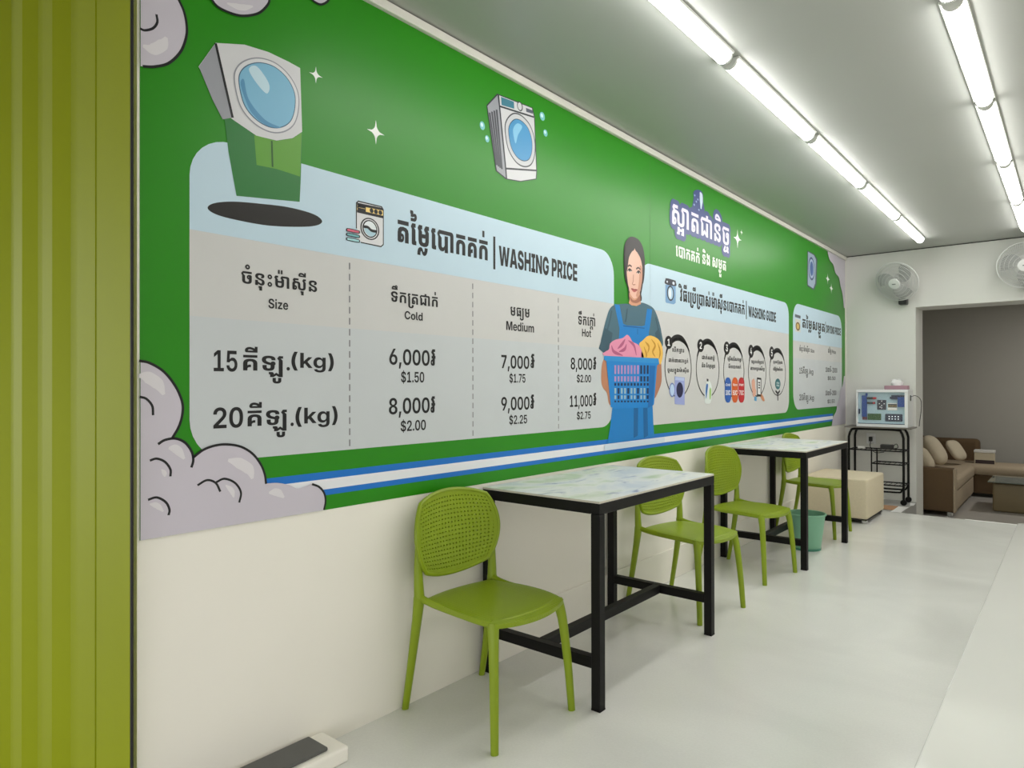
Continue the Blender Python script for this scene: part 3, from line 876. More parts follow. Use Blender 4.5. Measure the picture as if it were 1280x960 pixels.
# glyph outlines (adv, contours of relative points; q marks off-curve points) and shaped Khmer runs
GLYPHS = {
 'T65': (589, '65 474,0 112,457 0,0 -112|65 260,157 0,0 -19,q34 0,q49 -23,q25 -51,0 -43,q0 -55,q-70 -69,-61 0,-49 0,q-49 0,q-36 32,0 38|222 80,q6 0,q11 12,q8 21,0 13,q0 19,q-16 19,-9 0|65 254,0 12,q0 158,228 0,q230 0,0 -158,0 -266,-156 0,0 266,q0 23,q-38 24,-36 0,q-35 0,q-36 -24,0 -23,0 -12|65 260,157 0,0 -19,q34 0,q49 -23,q25 -51,0 -43,q0 -55,q-70 -69,-61 0,-49 0,q-49 0,q-36 32,0 38|222 80,q6 0,q11 12,q8 21,0 13,q0 19,q-16 19,-9 0'),
 'T133': (275, '23 635,0 90,125 0,q19 0,q14 15,0 9,q0 8,q-10 12,-11 0,q-10 0,q-12 -11,-2 -8,-113 0,0 64,q0 12,q-12 12,-11 0,0 90,86 0,q32 0,q18 -38,0 -21,0 -36,q11 11,q29 12,20 0,q43 0,q47 -55,0 -43,q0 -39,q-35 -55,q-59 -29,-36 0|225 375,0 -233,q0 -18,q11 -12,14 0,14 0,0 -112,-133 0,q-30 0,q-33 25,0 25,0 325|68 354,0 72,q-17 27,q-15 24,q-4 10,0 4,q0 7,q12 24,q24 37,19 27,145 0,0 -112,-61 0,0 -1,54 -63,0 -56'),
 'T76': (613, '199 237,0 112,221 0,0 -112|239 378,0 -210,q0 -23,q37 -33,35 0,q37 0,q36 33,0 23,0 207,157 0,0 -217,q0 -158,-230 0,q-228 0,0 158,0 220|384 354,0 43,q-15 19,q-26 31,q-16 24,0 5,q0 6,q14 24,q29 45,25 35,154 0,0 -112,-65 0,0 -1,57 -63,0 -56|83 354,0 72,q-17 27,q-15 24,q-4 10,0 4,q0 7,q12 24,q25 37,18 27,145 0,0 -112,-61 0,0 -1,53 -63,0 -56'),
 'T222': (0, '-582 -244,q0 53,q17 82,q36 56,q58 30,40 0,q21 0,q31 -14,q25 -25,10 -16,q11 -21,q17 -40,14 0,q10 0,q20 24,q12 51,0 40,135 0,q0 -59,q-36 -100,q-70 -61,-50 0,q-32 0,q-40 30,-14 22,q-11 17,q-10 29,q-12 18,-11 0,q-12 0,q-14 -19,q-7 -32,q-3 -42,0 -23'),
 'T131': (272, '221 375,0 -233,q0 -18,q11 -12,14 0,14 0,0 -112,-132 0,q-30 0,q-33 25,0 25,0 325|65 354,0 72,q-17 27,q-15 24,q-4 10,0 4,q0 7,q12 24,q24 37,19 27,144 0,0 -112,-61 0,0 -1,54 -63,0 -56'),
 'T70': (613, '239 378,0 -210,q0 -23,q37 -33,35 0,q37 0,q36 33,0 23,0 207,157 0,0 -217,q0 -158,-230 0,q-228 0,0 158,0 220|384 354,0 43,q-15 19,q-26 31,q-16 24,0 5,q0 6,q14 24,q29 45,25 35,154 0,0 -112,-65 0,0 -1,57 -63,0 -56|83 354,0 72,q-17 27,q-15 24,q-4 10,0 4,q0 7,q12 24,q25 37,18 27,145 0,0 -112,-61 0,0 -1,53 -63,0 -56'),
 'T278': (876, '655 0,0 413,q0 33,q-20 28,-32 0,-90 0,0 112,173 0,q44 0,q55 -30,q26 -57,0 -41,0 -458|543 4,0 -44,-156 0,0 44|86 384,q-14 24,q-28 49,0 12,q0 10,q7 20,q18 25,q29 36,20 26,445 0,0 -112,-399 0,q-4 -2,q-4 -7,q-3 -5,0 -3,q0 -4,q19 -24,q40 -34,30 -21,0 -216,q0 -23,q24 -33,28 0,q17 0,q33 16,q28 26,q15 31,0 15,0 247,156 0,0 -447,-156 0,0 53,-1 0,q-15 -14,q-35 -25,q-48 -14,-35 0,q-42 0,q-76 37,q-49 75,0 56'),
 'T49': (588, '65 474,0 112,457 0,0 -112|65 0,0 266,q0 81,q118 93,110 0,q111 0,q118 -93,0 -81,0 -266,-156 0,0 266,q0 25,q-39 38,-34 0,q-33 0,q-38 -38,0 -25,0 -266'),
 'T51': (588, '65 474,0 112,457 0,0 -112|65 0,0 266,q0 81,q118 95,110 0,q111 0,q118 -95,0 -81,0 -266,-156 0,0 266,q0 25,q-39 40,-34 0,q-33 0,q-38 -39,0 -26,0 -55,q11 16,q30 13,24 0,28 0,0 -112,-43 0,q-21 0,q-24 -23,-5 -8,0 -97'),
 'T146': (0, '-356 684,0 195,116 0,0 -195'),
 'B54': (654, '568 202,0 -44,q0 -79,q-121 -79,-119 0,q-119 0,q-119 79,0 79,0 226,q-19 27,q-28 44,0 11,q0 11,q8 19,q17 24,q31 37,23 29,446 0,0 -96,-412 0,q-4 -3,q-5 -7,q-2 -5,0 -3,q0 -7,q37 -43,52 -39,0 -208,q0 -43,q45 -36,49 0,q50 0,q46 36,0 43,0 27|568 199,-144 0,0 24,q-33 0,q-48 24,q-27 44,0 29,q0 53,q79 63,72 0,q46 0,q55 -37,0 -30|424 296,0 59,q-8 0,q-14 -7,q-8 -13,0 -10,q0 -15,q17 -14'),
 'B137': (0, '-297 684,q-33 0,q-54 32,q-32 55,0 32,q0 33,q32 55,q54 32,33 0,q33 0,q55 -32,q32 -55,0 -33,q0 -32,q-32 -55,q-55 -32|-297 764,q17 0,q23 23,0 16,q0 17,q-23 24,-17 0,q-16 0,q-24 -24,0 -17,q0 -16,q24 -23'),
 'B69': (651, '87 0,0 246,144 0,0 -85,q21 -1,q31 -11,q25 -15,11 -8,q16 -10,q32 -20,16 0,q14 0,q22 15,q14 31,0 22,q0 22,q-18 31,q-33 21,-24 5,q-56 13,q-98 34,q-74 44,q-42 59,0 38,q0 51,q52 69,q106 35,80 0,q83 0,q104 -29,q48 -56,0 -42,q0 -25,q-22 -46,q-62 -30,-60 0,-27 0,0 69,q10 0,q12 8,q7 12,0 7,q0 11,q-19 16,q-38 9,-29 0,q-48 0,q-54 -33,0 -30,q0 -25,q41 -37,q68 -26,40 -9,q66 -15,q87 -48,q43 -67,0 -46,q0 -49,q-49 -69,q-74 -36,-40 0,q-37 0,q-51 21,-19 13,q-11 8,q-26 15,q-24 10,-14 0,0 -67'),
 'B115': (0, '-352 -244,0 130,-38 0,0 80,182 0,0 -210'),
 'B139': (392, '196 357,q-33 0,q-54 32,q-32 54,0 33,q0 33,q32 54,q54 32,33 0,q33 0,q54 -32,q33 -54,0 -33,q0 -33,q-33 -54,q-54 -32|196 436,q16 0,q24 23,0 17,q0 17,q-23 23,-17 0,q-17 0,q-23 -23,0 -17,q0 -16,q24 -24|196 -9,q-33 0,q-54 32,q-32 54,0 33,q0 33,q32 54,q54 32,33 0,q33 0,q54 -32,q33 -54,0 -33,q0 -33,q-33 -54,q-54 -32|196 70,q16 0,q24 23,0 17,q0 17,q-23 23,-17 0,q-17 0,q-23 -23,0 -17,q0 -16,q24 -24'),
 'B76': (660, '195 245,0 96,268 0,0 -96|236 374,0 -210,q0 -30,q48 -38,47 0,q49 0,q47 38,0 30,0 209,143 0,0 -215,q0 -158,-239 0,q-239 0,0 158,0 216|427 356,0 53,q-23 30,q-23 30,q-8 14,0 5,q0 7,q13 21,q28 39,23 31,147 0,0 -96,-86 0,0 -1,72 -79,0 -54|92 356,0 59,q-22 31,q-22 28,q-5 12,0 5,q0 7,q12 21,q27 37,22 30,145 0,0 -96,-84 0,0 -1,71 -79,0 -54'),
 'B288': (943, '195 245,0 96,268 0,0 -96|236 374,0 -210,q0 -30,q48 -38,47 0,q49 0,q47 38,0 30,0 209,143 0,0 -215,q0 -158,-239 0,q-239 0,0 158,0 216|427 356,0 53,q-23 30,q-23 30,q-8 14,0 5,q0 7,q13 21,q28 39,23 31,147 0,0 -96,-86 0,0 -1,72 -79,0 -54|92 356,0 59,q-22 31,q-22 28,q-5 12,0 5,q0 7,q12 21,q27 37,22 30,145 0,0 -96,-84 0,0 -1,71 -79,0 -54|715 0,0 429,q0 35,q-26 26,-39 0,-111 0,0 96,179 0,q53 0,q61 -30,q27 -56,0 -42,0 -458'),
 'B141': (0, '-421 684,0 195,97 0,0 -195|-270 684,0 195,97 0,0 -195'),
 'B83': (935, '162 411,q-24 30,q-22 32,q-6 14,0 6,q0 8,q12 20,q27 35,22 30,267 0,0 -96,-197 0,0 -1,44 -51|845 374,0 -216,q0 -79,q-112 -79,-112 0,q-224 0,0 158,0 128,q0 31,q-42 31,-41 0,q-42 0,q-42 -31,0 -31,0 -38,-143 0,0 38,q0 62,q58 68,q102 27,67 0,q81 0,q100 -35,q45 -69,0 -53,0 -128,q0 -31,q41 -31,40 0,q41 0,q39 31,0 31,0 216|87 257,143 0,0 -24,q36 0,q51 -23,q28 -50,0 -41,q0 -54,q-70 -65,-59 0,-46 0,q-44 0,q-39 31,0 35|230 75,q10 0,q14 11,q9 21,0 13,q0 19,q-18 20,-15 0|701 356,0 53,q-22 30,q-24 30,q-7 14,0 5,q0 7,q12 21,q28 39,23 31,147 0,0 -96,-85 0,0 -1,72 -79,0 -54'),
 'B109': (0, '-81 684,-94 0,0 224,94 0|-433 684,q-37 0,q-36 36,0 37,q0 41,q41 60,q73 33,47 0,q36 0,q70 -21,q66 -36,q63 -49,29 -28,0 -73|-405 757,183 0,q-13 11,q-30 17,q-31 12,q-32 5,-14 0,q-32 0,q-31 -22'),
 'B67': (618, '301 0,q-106 0,q-105 79,0 79,0 66,143 0,0 -66,q0 -31,q34 -31,34 0,q35 0,q33 31,0 31,0 66,q-100 18,q-135 53,q-69 78,0 53,q0 52,q53 72,q106 36,80 0,q82 0,q106 -33,q51 -65,0 -50,0 -24,-143 0,0 18,q0 30,q-50 28,-46 0,q-47 0,q-48 -32,0 -30,q0 -28,q38 -39,q74 -28,54 -14,q11 23,q41 29,30 0,q25 0,q39 -23,q25 -37,0 -23,q0 -29,q-19 -32,-14 -10,0 -59,q0 -79,q-106 -79'),
 'B111': (0, '-276 876,q15 28,q54 34,31 0,q43 0,q53 -54,0 -37,q0 -27,q-23 -44,-7 -7|-209 852,48 -31,q3 3,q6 13,0 7,q0 10,q-13 14,-12 0,q-10 0,q-16 -9|-433 684,q-37 0,q-36 36,0 37,q0 41,q41 60,q73 33,47 0,q36 0,q70 -21,q66 -36,q63 -49,29 -28,0 -73|-405 757,183 0,q-13 11,q-30 17,q-31 12,q-32 5,-14 0,q-32 0,q-31 -22'),
 'B49': (651, '87 490,0 96,478 0,0 -96|87 0,0 276,q0 80,q122 88,116 0,q118 0,q122 -88,0 -80,0 -276,-144 0,0 276,q0 32,q-49 40,-47 0,q-45 0,q-50 -40,0 -32,0 -276'),
 'B220': (263, '216 375,0 -472,q0 -17,q15 -28,q29 -16,22 0,q32 0,q34 35,0 26,0 48,143 0,0 -45,q0 -47,q-46 -67,q-93 -36,-70 0,q-70 0,q-93 36,q-47 67,0 47,0 469|72 356,0 59,q-23 31,q-21 28,q-5 12,0 5,q0 7,q12 21,q27 37,22 30,145 0,0 -96,-85 0,0 -1,72 -79,0 -54'),
 'B65': (652, '87 490,0 96,477 0,0 -96|87 257,143 0,0 -24,q36 0,q51 -23,q28 -50,0 -41,q0 -54,q-70 -65,-59 0,-46 0,q-44 0,q-39 31,0 35|230 75,q10 0,q14 11,q9 21,0 13,q0 19,q-18 20,-15 0|87 246,0 30,q0 158,238 0,q240 0,0 -158,0 -276,-144 0,0 276,q0 30,q-48 32,-48 0,q-47 0,q-48 -32,0 -30,0 -30|87 257,143 0,0 -24,q36 0,q51 -23,q28 -50,0 -41,q0 -54,q-70 -65,-59 0,-46 0,q-44 0,q-39 31,0 35|230 75,q10 0,q14 11,q9 21,0 13,q0 19,q-18 20,-15 0'),
 'B56': (665, '100 0,0 384,q-20 28,q-27 45,0 11,q0 10,q9 21,q19 25,q30 36,22 26,276 0,q13 0,q13 12,0 12,0 64,144 0,0 -64,q0 -40,q-17 -54,q-50 -26,-50 0,-296 0,q-4 -4,q-5 -7,q-2 -5,0 -2,q0 -6,q26 -28,q40 -36,23 -19,0 -248,96 79,95 -78,0 298,144 0,0 -434,-131 0,-108 90,-109 -90'),
 'B250': (946, '100 0,0 384,q-20 28,q-27 45,0 11,q0 10,q9 21,q19 25,q30 36,22 26,276 0,q13 0,q13 12,0 12,0 64,144 0,0 -64,q0 -40,q-17 -54,q-50 -26,-50 0,-296 0,q-4 -4,q-5 -7,q-2 -5,0 -2,q0 -6,q26 -28,q40 -36,23 -19,0 -248,96 79,95 -78,0 298,144 0,0 -434,-131 0,-108 90,-109 -90|444 586,130 0,0 -96,-130 0|719 0,0 429,q0 35,q-27 26,-39 0,-110 0,0 96,179 0,q52 0,q62 -30,q26 -56,0 -42,0 -458'),
 'B146': (0, '-352 684,0 195,109 0,0 -195'),
 'B68': (664, '577 211,0 -211,-130 0,-108 73,-109 -73,-131 0,0 384,q-19 27,q-28 44,0 11,q0 12,q10 21,q19 25,q30 35,21 27,445 0,0 -96,-412 0,q-3 -3,q-6 -7,q-2 -5,0 -3,q0 -6,q26 -29,q41 -36,22 -18,0 -248,96 66,94 -65,0 75|577 199,-144 0,0 24,q-32 0,q-49 24,q-27 44,0 29,q0 53,q79 63,73 0,q46 0,q54 -37,0 -30|433 296,0 59,q-8 0,q-14 -7,q-8 -13,0 -10,q0 -15,q18 -14'),
 'B218': (284, '195 370,0 -464,q0 -46,q-49 -67,q-96 -37,-70 0,q-69 0,q-90 37,q-45 68,0 45,0 45,132 0,0 -49,q0 -26,q35 -34,36 0,q23 0,q32 16,q17 27,0 17,0 468|51 356,0 59,q-23 31,q-21 28,q-5 12,0 5,q0 7,q12 21,q27 37,22 30,145 0,0 -96,-85 0,0 -1,72 -79,0 -54'),
 'B131': (299, '227 375,0 -250,q0 -17,q10 -12,15 0,29 0,0 -96,-127 0,q-34 0,q-37 25,0 25,0 325|83 356,0 59,q-23 31,q-21 28,q-5 12,0 5,q0 7,q12 21,q27 37,22 30,145 0,0 -96,-85 0,0 -1,72 -79,0 -54'),
 'B196': (0, '-478 -244,q-63 0,0 56,0 50,q0 38,q47 51,q95 25,73 0,q73 0,q95 -25,q46 -51,0 -38,0 -106,-132 0,0 106,q0 16,q-18 20,q-37 12,-27 0,q-40 0,q-43 -24,0 -25,q0 -12,q7 -12,q13 -4,8 0,33 0,0 -77'),
 'B135': (1111, '227 375,0 -250,q0 -17,q10 -12,15 0,29 0,0 -96,-127 0,q-34 0,q-37 25,0 25,0 325|83 356,0 59,q-23 31,q-21 28,q-5 12,0 5,q0 7,q12 21,q27 37,22 30,145 0,0 -96,-85 0,0 -1,72 -79,0 -54|349 257,q-13 0,q-20 20,0 14,q0 14,q20 20,13 0,q13 0,q19 -20,0 -14,q0 -14,q-19 -20|374 358,q-13 0,q-20 20,0 14,q0 14,q20 20,13 0,q13 0,q19 -20,0 -14,q0 -14,q-19 -20|442 428,q-13 0,q-19 20,0 14,q0 14,q19 20,13 0,q14 0,q18 -20,0 -14,q0 -14,q-18 -20|535 452,q-13 0,q-19 20,0 14,q0 14,q19 20,13 0,q14 0,q18 -20,0 -14,q0 -14,q-18 -20|628 428,q-13 0,q-19 20,0 14,q0 14,q19 20,13 0,q14 0,q19 -20,0 -14,q0 -14,q-19 -20|696 356,q-13 0,q-20 20,0 14,q0 14,q20 20,13 0,q13 0,q19 -20,0 -14,q0 -14,q-19 -20|724 257,q-13 0,q-19 20,0 14,q0 14,q19 20,13 0,q14 0,q19 -20,0 -14,q0 -14,q-19 -20|698 163,q-14 0,q-19 20,0 14,q0 14,q19 20,14 0,q13 0,q19 -20,0 -14,q0 -14,q-19 -20|629 91,q-13 0,q-19 20,0 14,q0 14,q19 20,13 0,q14 0,q19 -20,0 -14,q0 -14,q-19 -20|535 63,q-13 0,q-19 20,0 14,q0 14,q19 20,13 0,q14 0,q18 -20,0 -14,q0 -14,q-18 -20|442 90,q-13 0,q-19 20,0 14,q0 14,q19 20,13 0,q14 0,q18 -20,0 -14,q0 -14,q-18 -20|372 162,q-13 0,q-19 20,0 14,q0 14,q19 20,13 0,q13 0,q19 -20,0 -14,q0 -14,q-19 -20|1005 605,-144 0,0 113,q0 23,q-15 17,-24 0,-31 0,0 96,107 0,q42 0,q46 -23,q19 -46,0 -35|883 0,0 429,q0 35,q-26 26,-39 0,-111 0,0 96,179 0,q53 0,q61 -30,q27 -56,0 -42,0 -458'),
 'B104': (290, '63 0,0 429,q0 35,q-27 26,-39 0,-110 0,0 96,178 0,q53 0,q62 -30,q26 -56,0 -42,0 -458'),
 'B51': (651, '87 490,0 96,477 0,0 -96|87 0,0 276,q0 80,q122 89,116 0,q118 0,q121 -89,0 -80,0 -276,-143 0,0 276,q0 32,q-50 41,-46 0,q-46 0,q-49 -41,0 -32,0 -84,q14 17,q37 15,27 0,41 0,0 -96,-48 0,q-33 0,q-31 -31,-7 -19,0 -78'),
 'B85': (893, '301 0,q-106 0,q-105 79,0 79,0 66,143 0,0 -66,q0 -31,q34 -31,34 0,q35 0,q33 31,0 31,0 66,q-100 18,q-135 53,q-69 78,0 53,q0 52,q53 72,q106 36,80 0,q82 0,q106 -33,q51 -65,0 -50,0 -24,-143 0,0 18,q0 30,q-50 28,-46 0,q-47 0,q-48 -32,0 -30,q0 -28,q38 -39,q74 -28,54 -14,q11 23,q41 29,30 0,q25 0,q39 -23,q25 -37,0 -23,q0 -29,q-19 -32,-14 -10,0 -59,q0 -79,q-106 -79|803 370,0 -609,-136 0,-96 66,-95 -66,-125 0,0 84,q0 14,q-23 12,-24 0,0 86,94 0,q46 0,q39 -36,0 -31,0 -19,88 64,89 -64,0 499|660 356,0 53,q-23 30,q-23 30,q-8 14,0 5,q0 7,q13 21,q28 39,23 31,147 0,0 -96,-86 0,0 -1,72 -79,0 -54'),
 'B117': (0, '-297 -256,q-76 0,q-80 59,0 56,0 107,116 0,0 -91,q0 -14,q8 -20,q19 -11,13 0,q21 0,q20 23,0 22,0 91,115 0,0 -107,q0 -56,q-79 -59'),
 'B169': (373, '96 251,0 97,238 0,0 -97|151 356,0 24,q-28 32,q-34 36,q-15 21,0 6,q0 8,q14 23,q32 44,28 36,161 0,0 -96,-89 0,0 -1,74 -84,0 -49|294 375,0 -280,q0 -45,q-37 -50,-48 0,-53 0,q-29 0,q-52 20,q-32 49,0 43,q0 37,q33 50,q50 26,25 0,0 150|151 73,0 78,q-9 0,q-25 -17,0 -21,q0 -23,q24 -17'),
 'B302': (1209, '162 411,q-24 30,q-22 32,q-6 14,0 6,q0 8,q12 20,q27 35,22 30,267 0,0 -96,-197 0,0 -1,44 -51|845 374,0 -216,q0 -79,q-112 -79,-112 0,q-224 0,0 158,0 128,q0 31,q-42 31,-41 0,q-42 0,q-42 -31,0 -31,0 -38,-143 0,0 38,q0 62,q58 68,q102 27,67 0,q81 0,q100 -35,q45 -69,0 -53,0 -128,q0 -31,q41 -31,40 0,q41 0,q39 31,0 31,0 216|87 257,143 0,0 -24,q36 0,q51 -23,q28 -50,0 -41,q0 -54,q-70 -65,-59 0,-46 0,q-44 0,q-39 31,0 35|230 75,q10 0,q14 11,q9 21,0 13,q0 19,q-18 20,-15 0|701 356,0 53,q-22 30,q-24 30,q-7 14,0 5,q0 7,q12 21,q28 39,23 31,147 0,0 -96,-85 0,0 -1,72 -79,0 -54|982 0,0 429,q0 35,q-27 26,-39 0,-110 0,0 96,179 0,q52 0,q62 -30,q26 -56,0 -42,0 -458'),
 'B231': (0, '-557 -244,0 64,40 0,0 156,133 0,0 -43,133 0,0 43,132 0,0 -220,-172 0,0 64,40 0,0 38,-133 0,0 -102'),
 'B105': (0, '-433 684,q-37 0,q-36 36,0 37,q0 41,q41 60,q73 33,47 0,q36 0,q70 -21,q66 -36,q63 -49,29 -28,0 -73|-405 757,183 0,q-13 11,q-30 17,q-31 12,q-32 5,-14 0,q-32 0,q-31 -22'),
 'B189': (0, '-227 -244,q-1 10,q-7 18,-6 10,q-48 -22,q-85 -21,-47 0,q-51 0,q-55 35,0 25,q0 27,q35 36,19 23,q14 18,q17 27,q11 27,5 16,99 -40,q-4 -13,q-9 -20,q-12 -17,-8 -9,q-13 -15,q-23 -20,0 -11,q0 -8,q12 -6,q18 0,9 2,q11 1,q30 11,q30 14,9 5,q-6 8,q-8 24,0 13,q0 26,q42 42,40 0,q43 0,q41 -43,0 -27,q0 -20,q-11 -26,-8 -10,q15 -19,q13 -40,2 -31'),
 'T69': (604, '74 0,0 246,156 0,0 -91,q9 -1,q19 -7,q20 -9,8 -5,q15 -7,q30 -14,11 0,q12 0,q21 14,q11 28,0 19,q0 19,q-15 25,q-27 19,-18 6,q-46 17,q-90 35,q-73 42,q-43 56,0 37,q0 56,q52 69,q102 32,74 0,q76 0,q99 -25,q47 -55,0 -45,q0 -24,q-18 -45,q-58 -30,-60 0,-35 0,0 73,q6 1,q7 5,q4 7,0 3,q0 9,q-15 10,q-28 4,-20 0,q-31 0,q-46 -25,0 -23,q0 -22,q38 -31,q58 -22,29 -10,q60 -21,q83 -49,q43 -67,0 -46,q0 -51,q-50 -71,q-74 -36,-38 0,q-31 0,q-47 16,-15 7,q-8 4,q-21 11,q-20 8,-7 1,0 -47'),
 'T105': (0, '-414 684,q-40 0,q-38 36,0 37,q0 46,q42 62,q69 32,41 0,q34 0,q63 -21,q60 -37,q58 -52,29 -30,0 -73|-386 763,138 0,q-6 6,q-18 12,q-23 9,q-27 5,-14 0,q-24 0,q-24 -18'),
 'T53': (609, '86 0,0 208,q0 14,q-17 11,-17 0,0 112,97 0,q59 0,q34 -43,0 -47,0 -91,73 59,73 -58,0 143,q0 29,q-8 40,-12 13,q-15 -6,q-49 -15,-42 0,q-46 0,q-79 26,q-49 63,0 54,0 162,153 0,0 -167,q0 -22,q21 -22,14 0,q8 0,q17 5,13 5,q-8 10,q-15 28,0 25,q0 27,q26 46,q49 29,36 0,q40 0,q48 -30,q23 -45,0 -22,q0 -31,q-18 -37,-10 -15,q26 -19,q25 -35,q8 -43,0 -34,0 -327,-132 0,-97 78,-97 -78'),
 'T83': (846, '136 406,q-23 33,q-21 34,q-6 15,0 6,q0 9,q12 22,q25 34,18 27,240 0,0 -112,-142 0,0 -1,29 -39|774 373,0 -215,q0 -79,q-108 -79,-106 0,q-216 0,0 158,0 124,q0 23,q-31 24,-30 0,q-30 0,q-31 -24,0 -23,0 -30,-157 0,0 30,q0 66,q60 67,q99 23,59 0,q81 0,q95 -34,q41 -69,0 -53,0 -124,q0 -23,q30 -23,30 0,q30 0,q27 23,0 23,0 215|65 260,157 0,0 -19,q34 0,q49 -23,q25 -51,0 -43,q0 -55,q-70 -69,-61 0,-49 0,q-49 0,q-36 32,0 38|222 80,q6 0,q11 12,q8 21,0 13,q0 19,q-16 19,-9 0|617 354,0 43,q-15 19,q-26 31,q-15 24,0 5,q0 6,q13 24,q30 45,24 35,154 0,0 -112,-65 0,0 -1,57 -63,0 -56'),
 'T188': (0, '-378 -244,q-40 0,q-77 24,q-50 51,0 37,q0 41,q37 46,q79 20,62 0,0 -96,q-24 1,q-18 -6,0 -8,q0 -7,q14 -8,21 0,q25 0,q38 26,q23 56,0 43,145 0,q0 -67,q-52 -99,q-103 -54'),
 'T119': (0, '-447 -262,0 228,120 0,0 -101,30 25,30 -25,0 101,120 0,0 -228,-107 0,-43 38,-45 -38'),
 'T80': (362, '142 356,0 38,q-23 25,q-32 37,q-17 26,0 7,q0 9,q16 30,q25 37,14 21,17 0,q12 0,q22 12,0 14,0 62,155 0,0 -128,q0 -20,q-16 -33,q-28 -19,-20 0,-25 0,-1 -1,57 -63,0 -54|298 375,0 -266,q0 -50,q-35 -59,-52 0,-64 0,q-24 0,q-49 20,q-33 49,0 44,q0 37,q32 51,q46 27,23 1,0 146|142 77,0 74,q-7 0,q-20 -17,0 -19,q0 -25,q20 -13'),
 'T68': (608, '543 208,0 -208,-131 0,-97 56,-97 -56,-132 0,0 384,q-14 24,q-28 49,0 11,q0 11,q8 21,q18 26,q29 35,19 25,425 0,0 -112,-379 0,q-4 -2,q-4 -7,q-3 -5,0 -3,q0 -4,q19 -24,q40 -34,30 -21,0 -210,73 39,71 -38,0 43|543 198,-157 0,0 13,q-29 0,q-43 26,q-25 45,0 29,q0 54,q76 69,77 0,q46 0,q55 -40,0 -31|386 286,0 59,q-5 0,q-10 -7,q-6 -12,0 -10,q0 -16,q14 -14'),
 'T109': (0, '-96 684,-100 0,0 226,100 0|-414 684,q-40 0,q-38 36,0 37,q0 46,q42 62,q69 32,41 0,q34 0,q63 -21,q60 -37,q58 -52,29 -30,0 -73|-386 763,138 0,q-6 6,q-18 12,q-23 9,q-27 5,-14 0,q-24 0,q-24 -18'),
 'T220': (245, '220 374,0 -474,q0 -11,q9 -23,q20 -14,18 0,q24 0,q20 30,0 18,0 51,157 0,0 -46,q0 -45,q-38 -67,q-88 -37,-75 0,q-76 0,q-89 37,q-38 67,0 45,0 469|64 354,0 72,q-17 27,q-16 24,q-4 10,0 4,q0 7,q13 24,q25 37,17 27,145 0,0 -112,-61 0,0 -1,54 -63,0 -56'),
 'T288': (875, '199 237,0 112,221 0,0 -112|239 378,0 -210,q0 -23,q37 -33,35 0,q37 0,q36 33,0 23,0 207,157 0,0 -217,q0 -158,-230 0,q-228 0,0 158,0 220|384 354,0 43,q-15 19,q-26 31,q-16 24,0 5,q0 6,q14 24,q29 45,25 35,154 0,0 -112,-65 0,0 -1,57 -63,0 -56|83 354,0 72,q-17 27,q-15 24,q-4 10,0 4,q0 7,q12 24,q25 37,18 27,145 0,0 -112,-61 0,0 -1,53 -63,0 -56|654 0,0 413,q0 33,q-19 28,-33 0,-90 0,0 112,174 0,q44 0,q54 -30,q27 -57,0 -41,0 -458'),
 'T141': (0, '-416 684,0 195,100 0,0 -195|-278 684,0 195,100 0,0 -195'),
 'T115': (0, '-360 -244,0 118,-32 0,0 92,189 0,0 -210'),
 'B133': (308, '24 635,0 80,126 0,q26 0,q18 18,0 12,q0 12,q-15 14,-14 0,q-14 0,q-17 -13,-3 -9,-107 0,0 78,q0 12,q-12 11,-12 0,0 78,78 0,q34 0,q19 -33,0 -22,0 -46,q12 10,q34 12,20 0,q49 0,q51 -58,0 -43,q0 -36,q-34 -51,q-61 -26,-39 0|236 375,0 -250,q0 -17,q10 -12,15 0,30 0,0 -96,-128 0,q-34 0,q-36 25,0 25,0 325|93 356,0 59,q-23 31,q-21 28,q-6 12,0 5,q0 7,q12 21,q27 37,23 30,145 0,0 -96,-85 0,0 -1,71 -79,0 -54'),
 'B222': (0, '-563 -244,q0 56,q21 84,q40 54,q57 27,35 0,q23 0,q36 -16,q27 -28,10 -18,q15 -27,q19 -44,18 0,q13 0,q21 29,q12 59,-1 44,126 0,q0 -70,q-39 -99,q-70 -52,-47 0,q-40 0,q-44 36,-15 28,q-10 19,q-13 30,q-16 19,-12 0,q-13 0,q-14 -19,q-9 -34,q-4 -49,0 -29'),
 'B276': (937, '87 0,0 246,144 0,0 -85,q21 -1,q31 -11,q25 -15,11 -8,q16 -10,q32 -20,16 0,q14 0,q22 15,q14 31,0 22,q0 22,q-18 31,q-33 21,-24 5,q-56 13,q-98 34,q-74 44,q-42 59,0 38,q0 51,q52 69,q106 35,80 0,q83 0,q104 -29,q48 -56,0 -42,q0 -25,q-22 -46,q-62 -30,-60 0,-27 0,0 69,q10 0,q12 8,q7 12,0 7,q0 11,q-19 16,q-38 9,-29 0,q-48 0,q-54 -33,0 -30,q0 -25,q41 -37,q68 -26,40 -9,q66 -15,q87 -48,q43 -67,0 -46,q0 -49,q-49 -69,q-74 -36,-40 0,q-37 0,q-51 21,-19 13,q-11 8,q-26 15,q-24 10,-14 0,0 -67|709 0,0 429,q0 35,q-26 26,-39 0,-111 0,0 96,179 0,q53 0,q61 -30,q27 -56,0 -42,0 -458'),
 'B70': (660, '236 374,0 -210,q0 -30,q48 -38,47 0,q49 0,q47 38,0 30,0 209,143 0,0 -215,q0 -158,-239 0,q-239 0,0 158,0 216|427 356,0 53,q-23 30,q-23 30,q-8 14,0 5,q0 7,q13 21,q28 39,23 31,147 0,0 -96,-86 0,0 -1,72 -79,0 -54|92 356,0 59,q-22 31,q-22 28,q-5 12,0 5,q0 7,q12 21,q27 37,22 30,145 0,0 -96,-84 0,0 -1,71 -79,0 -54'),
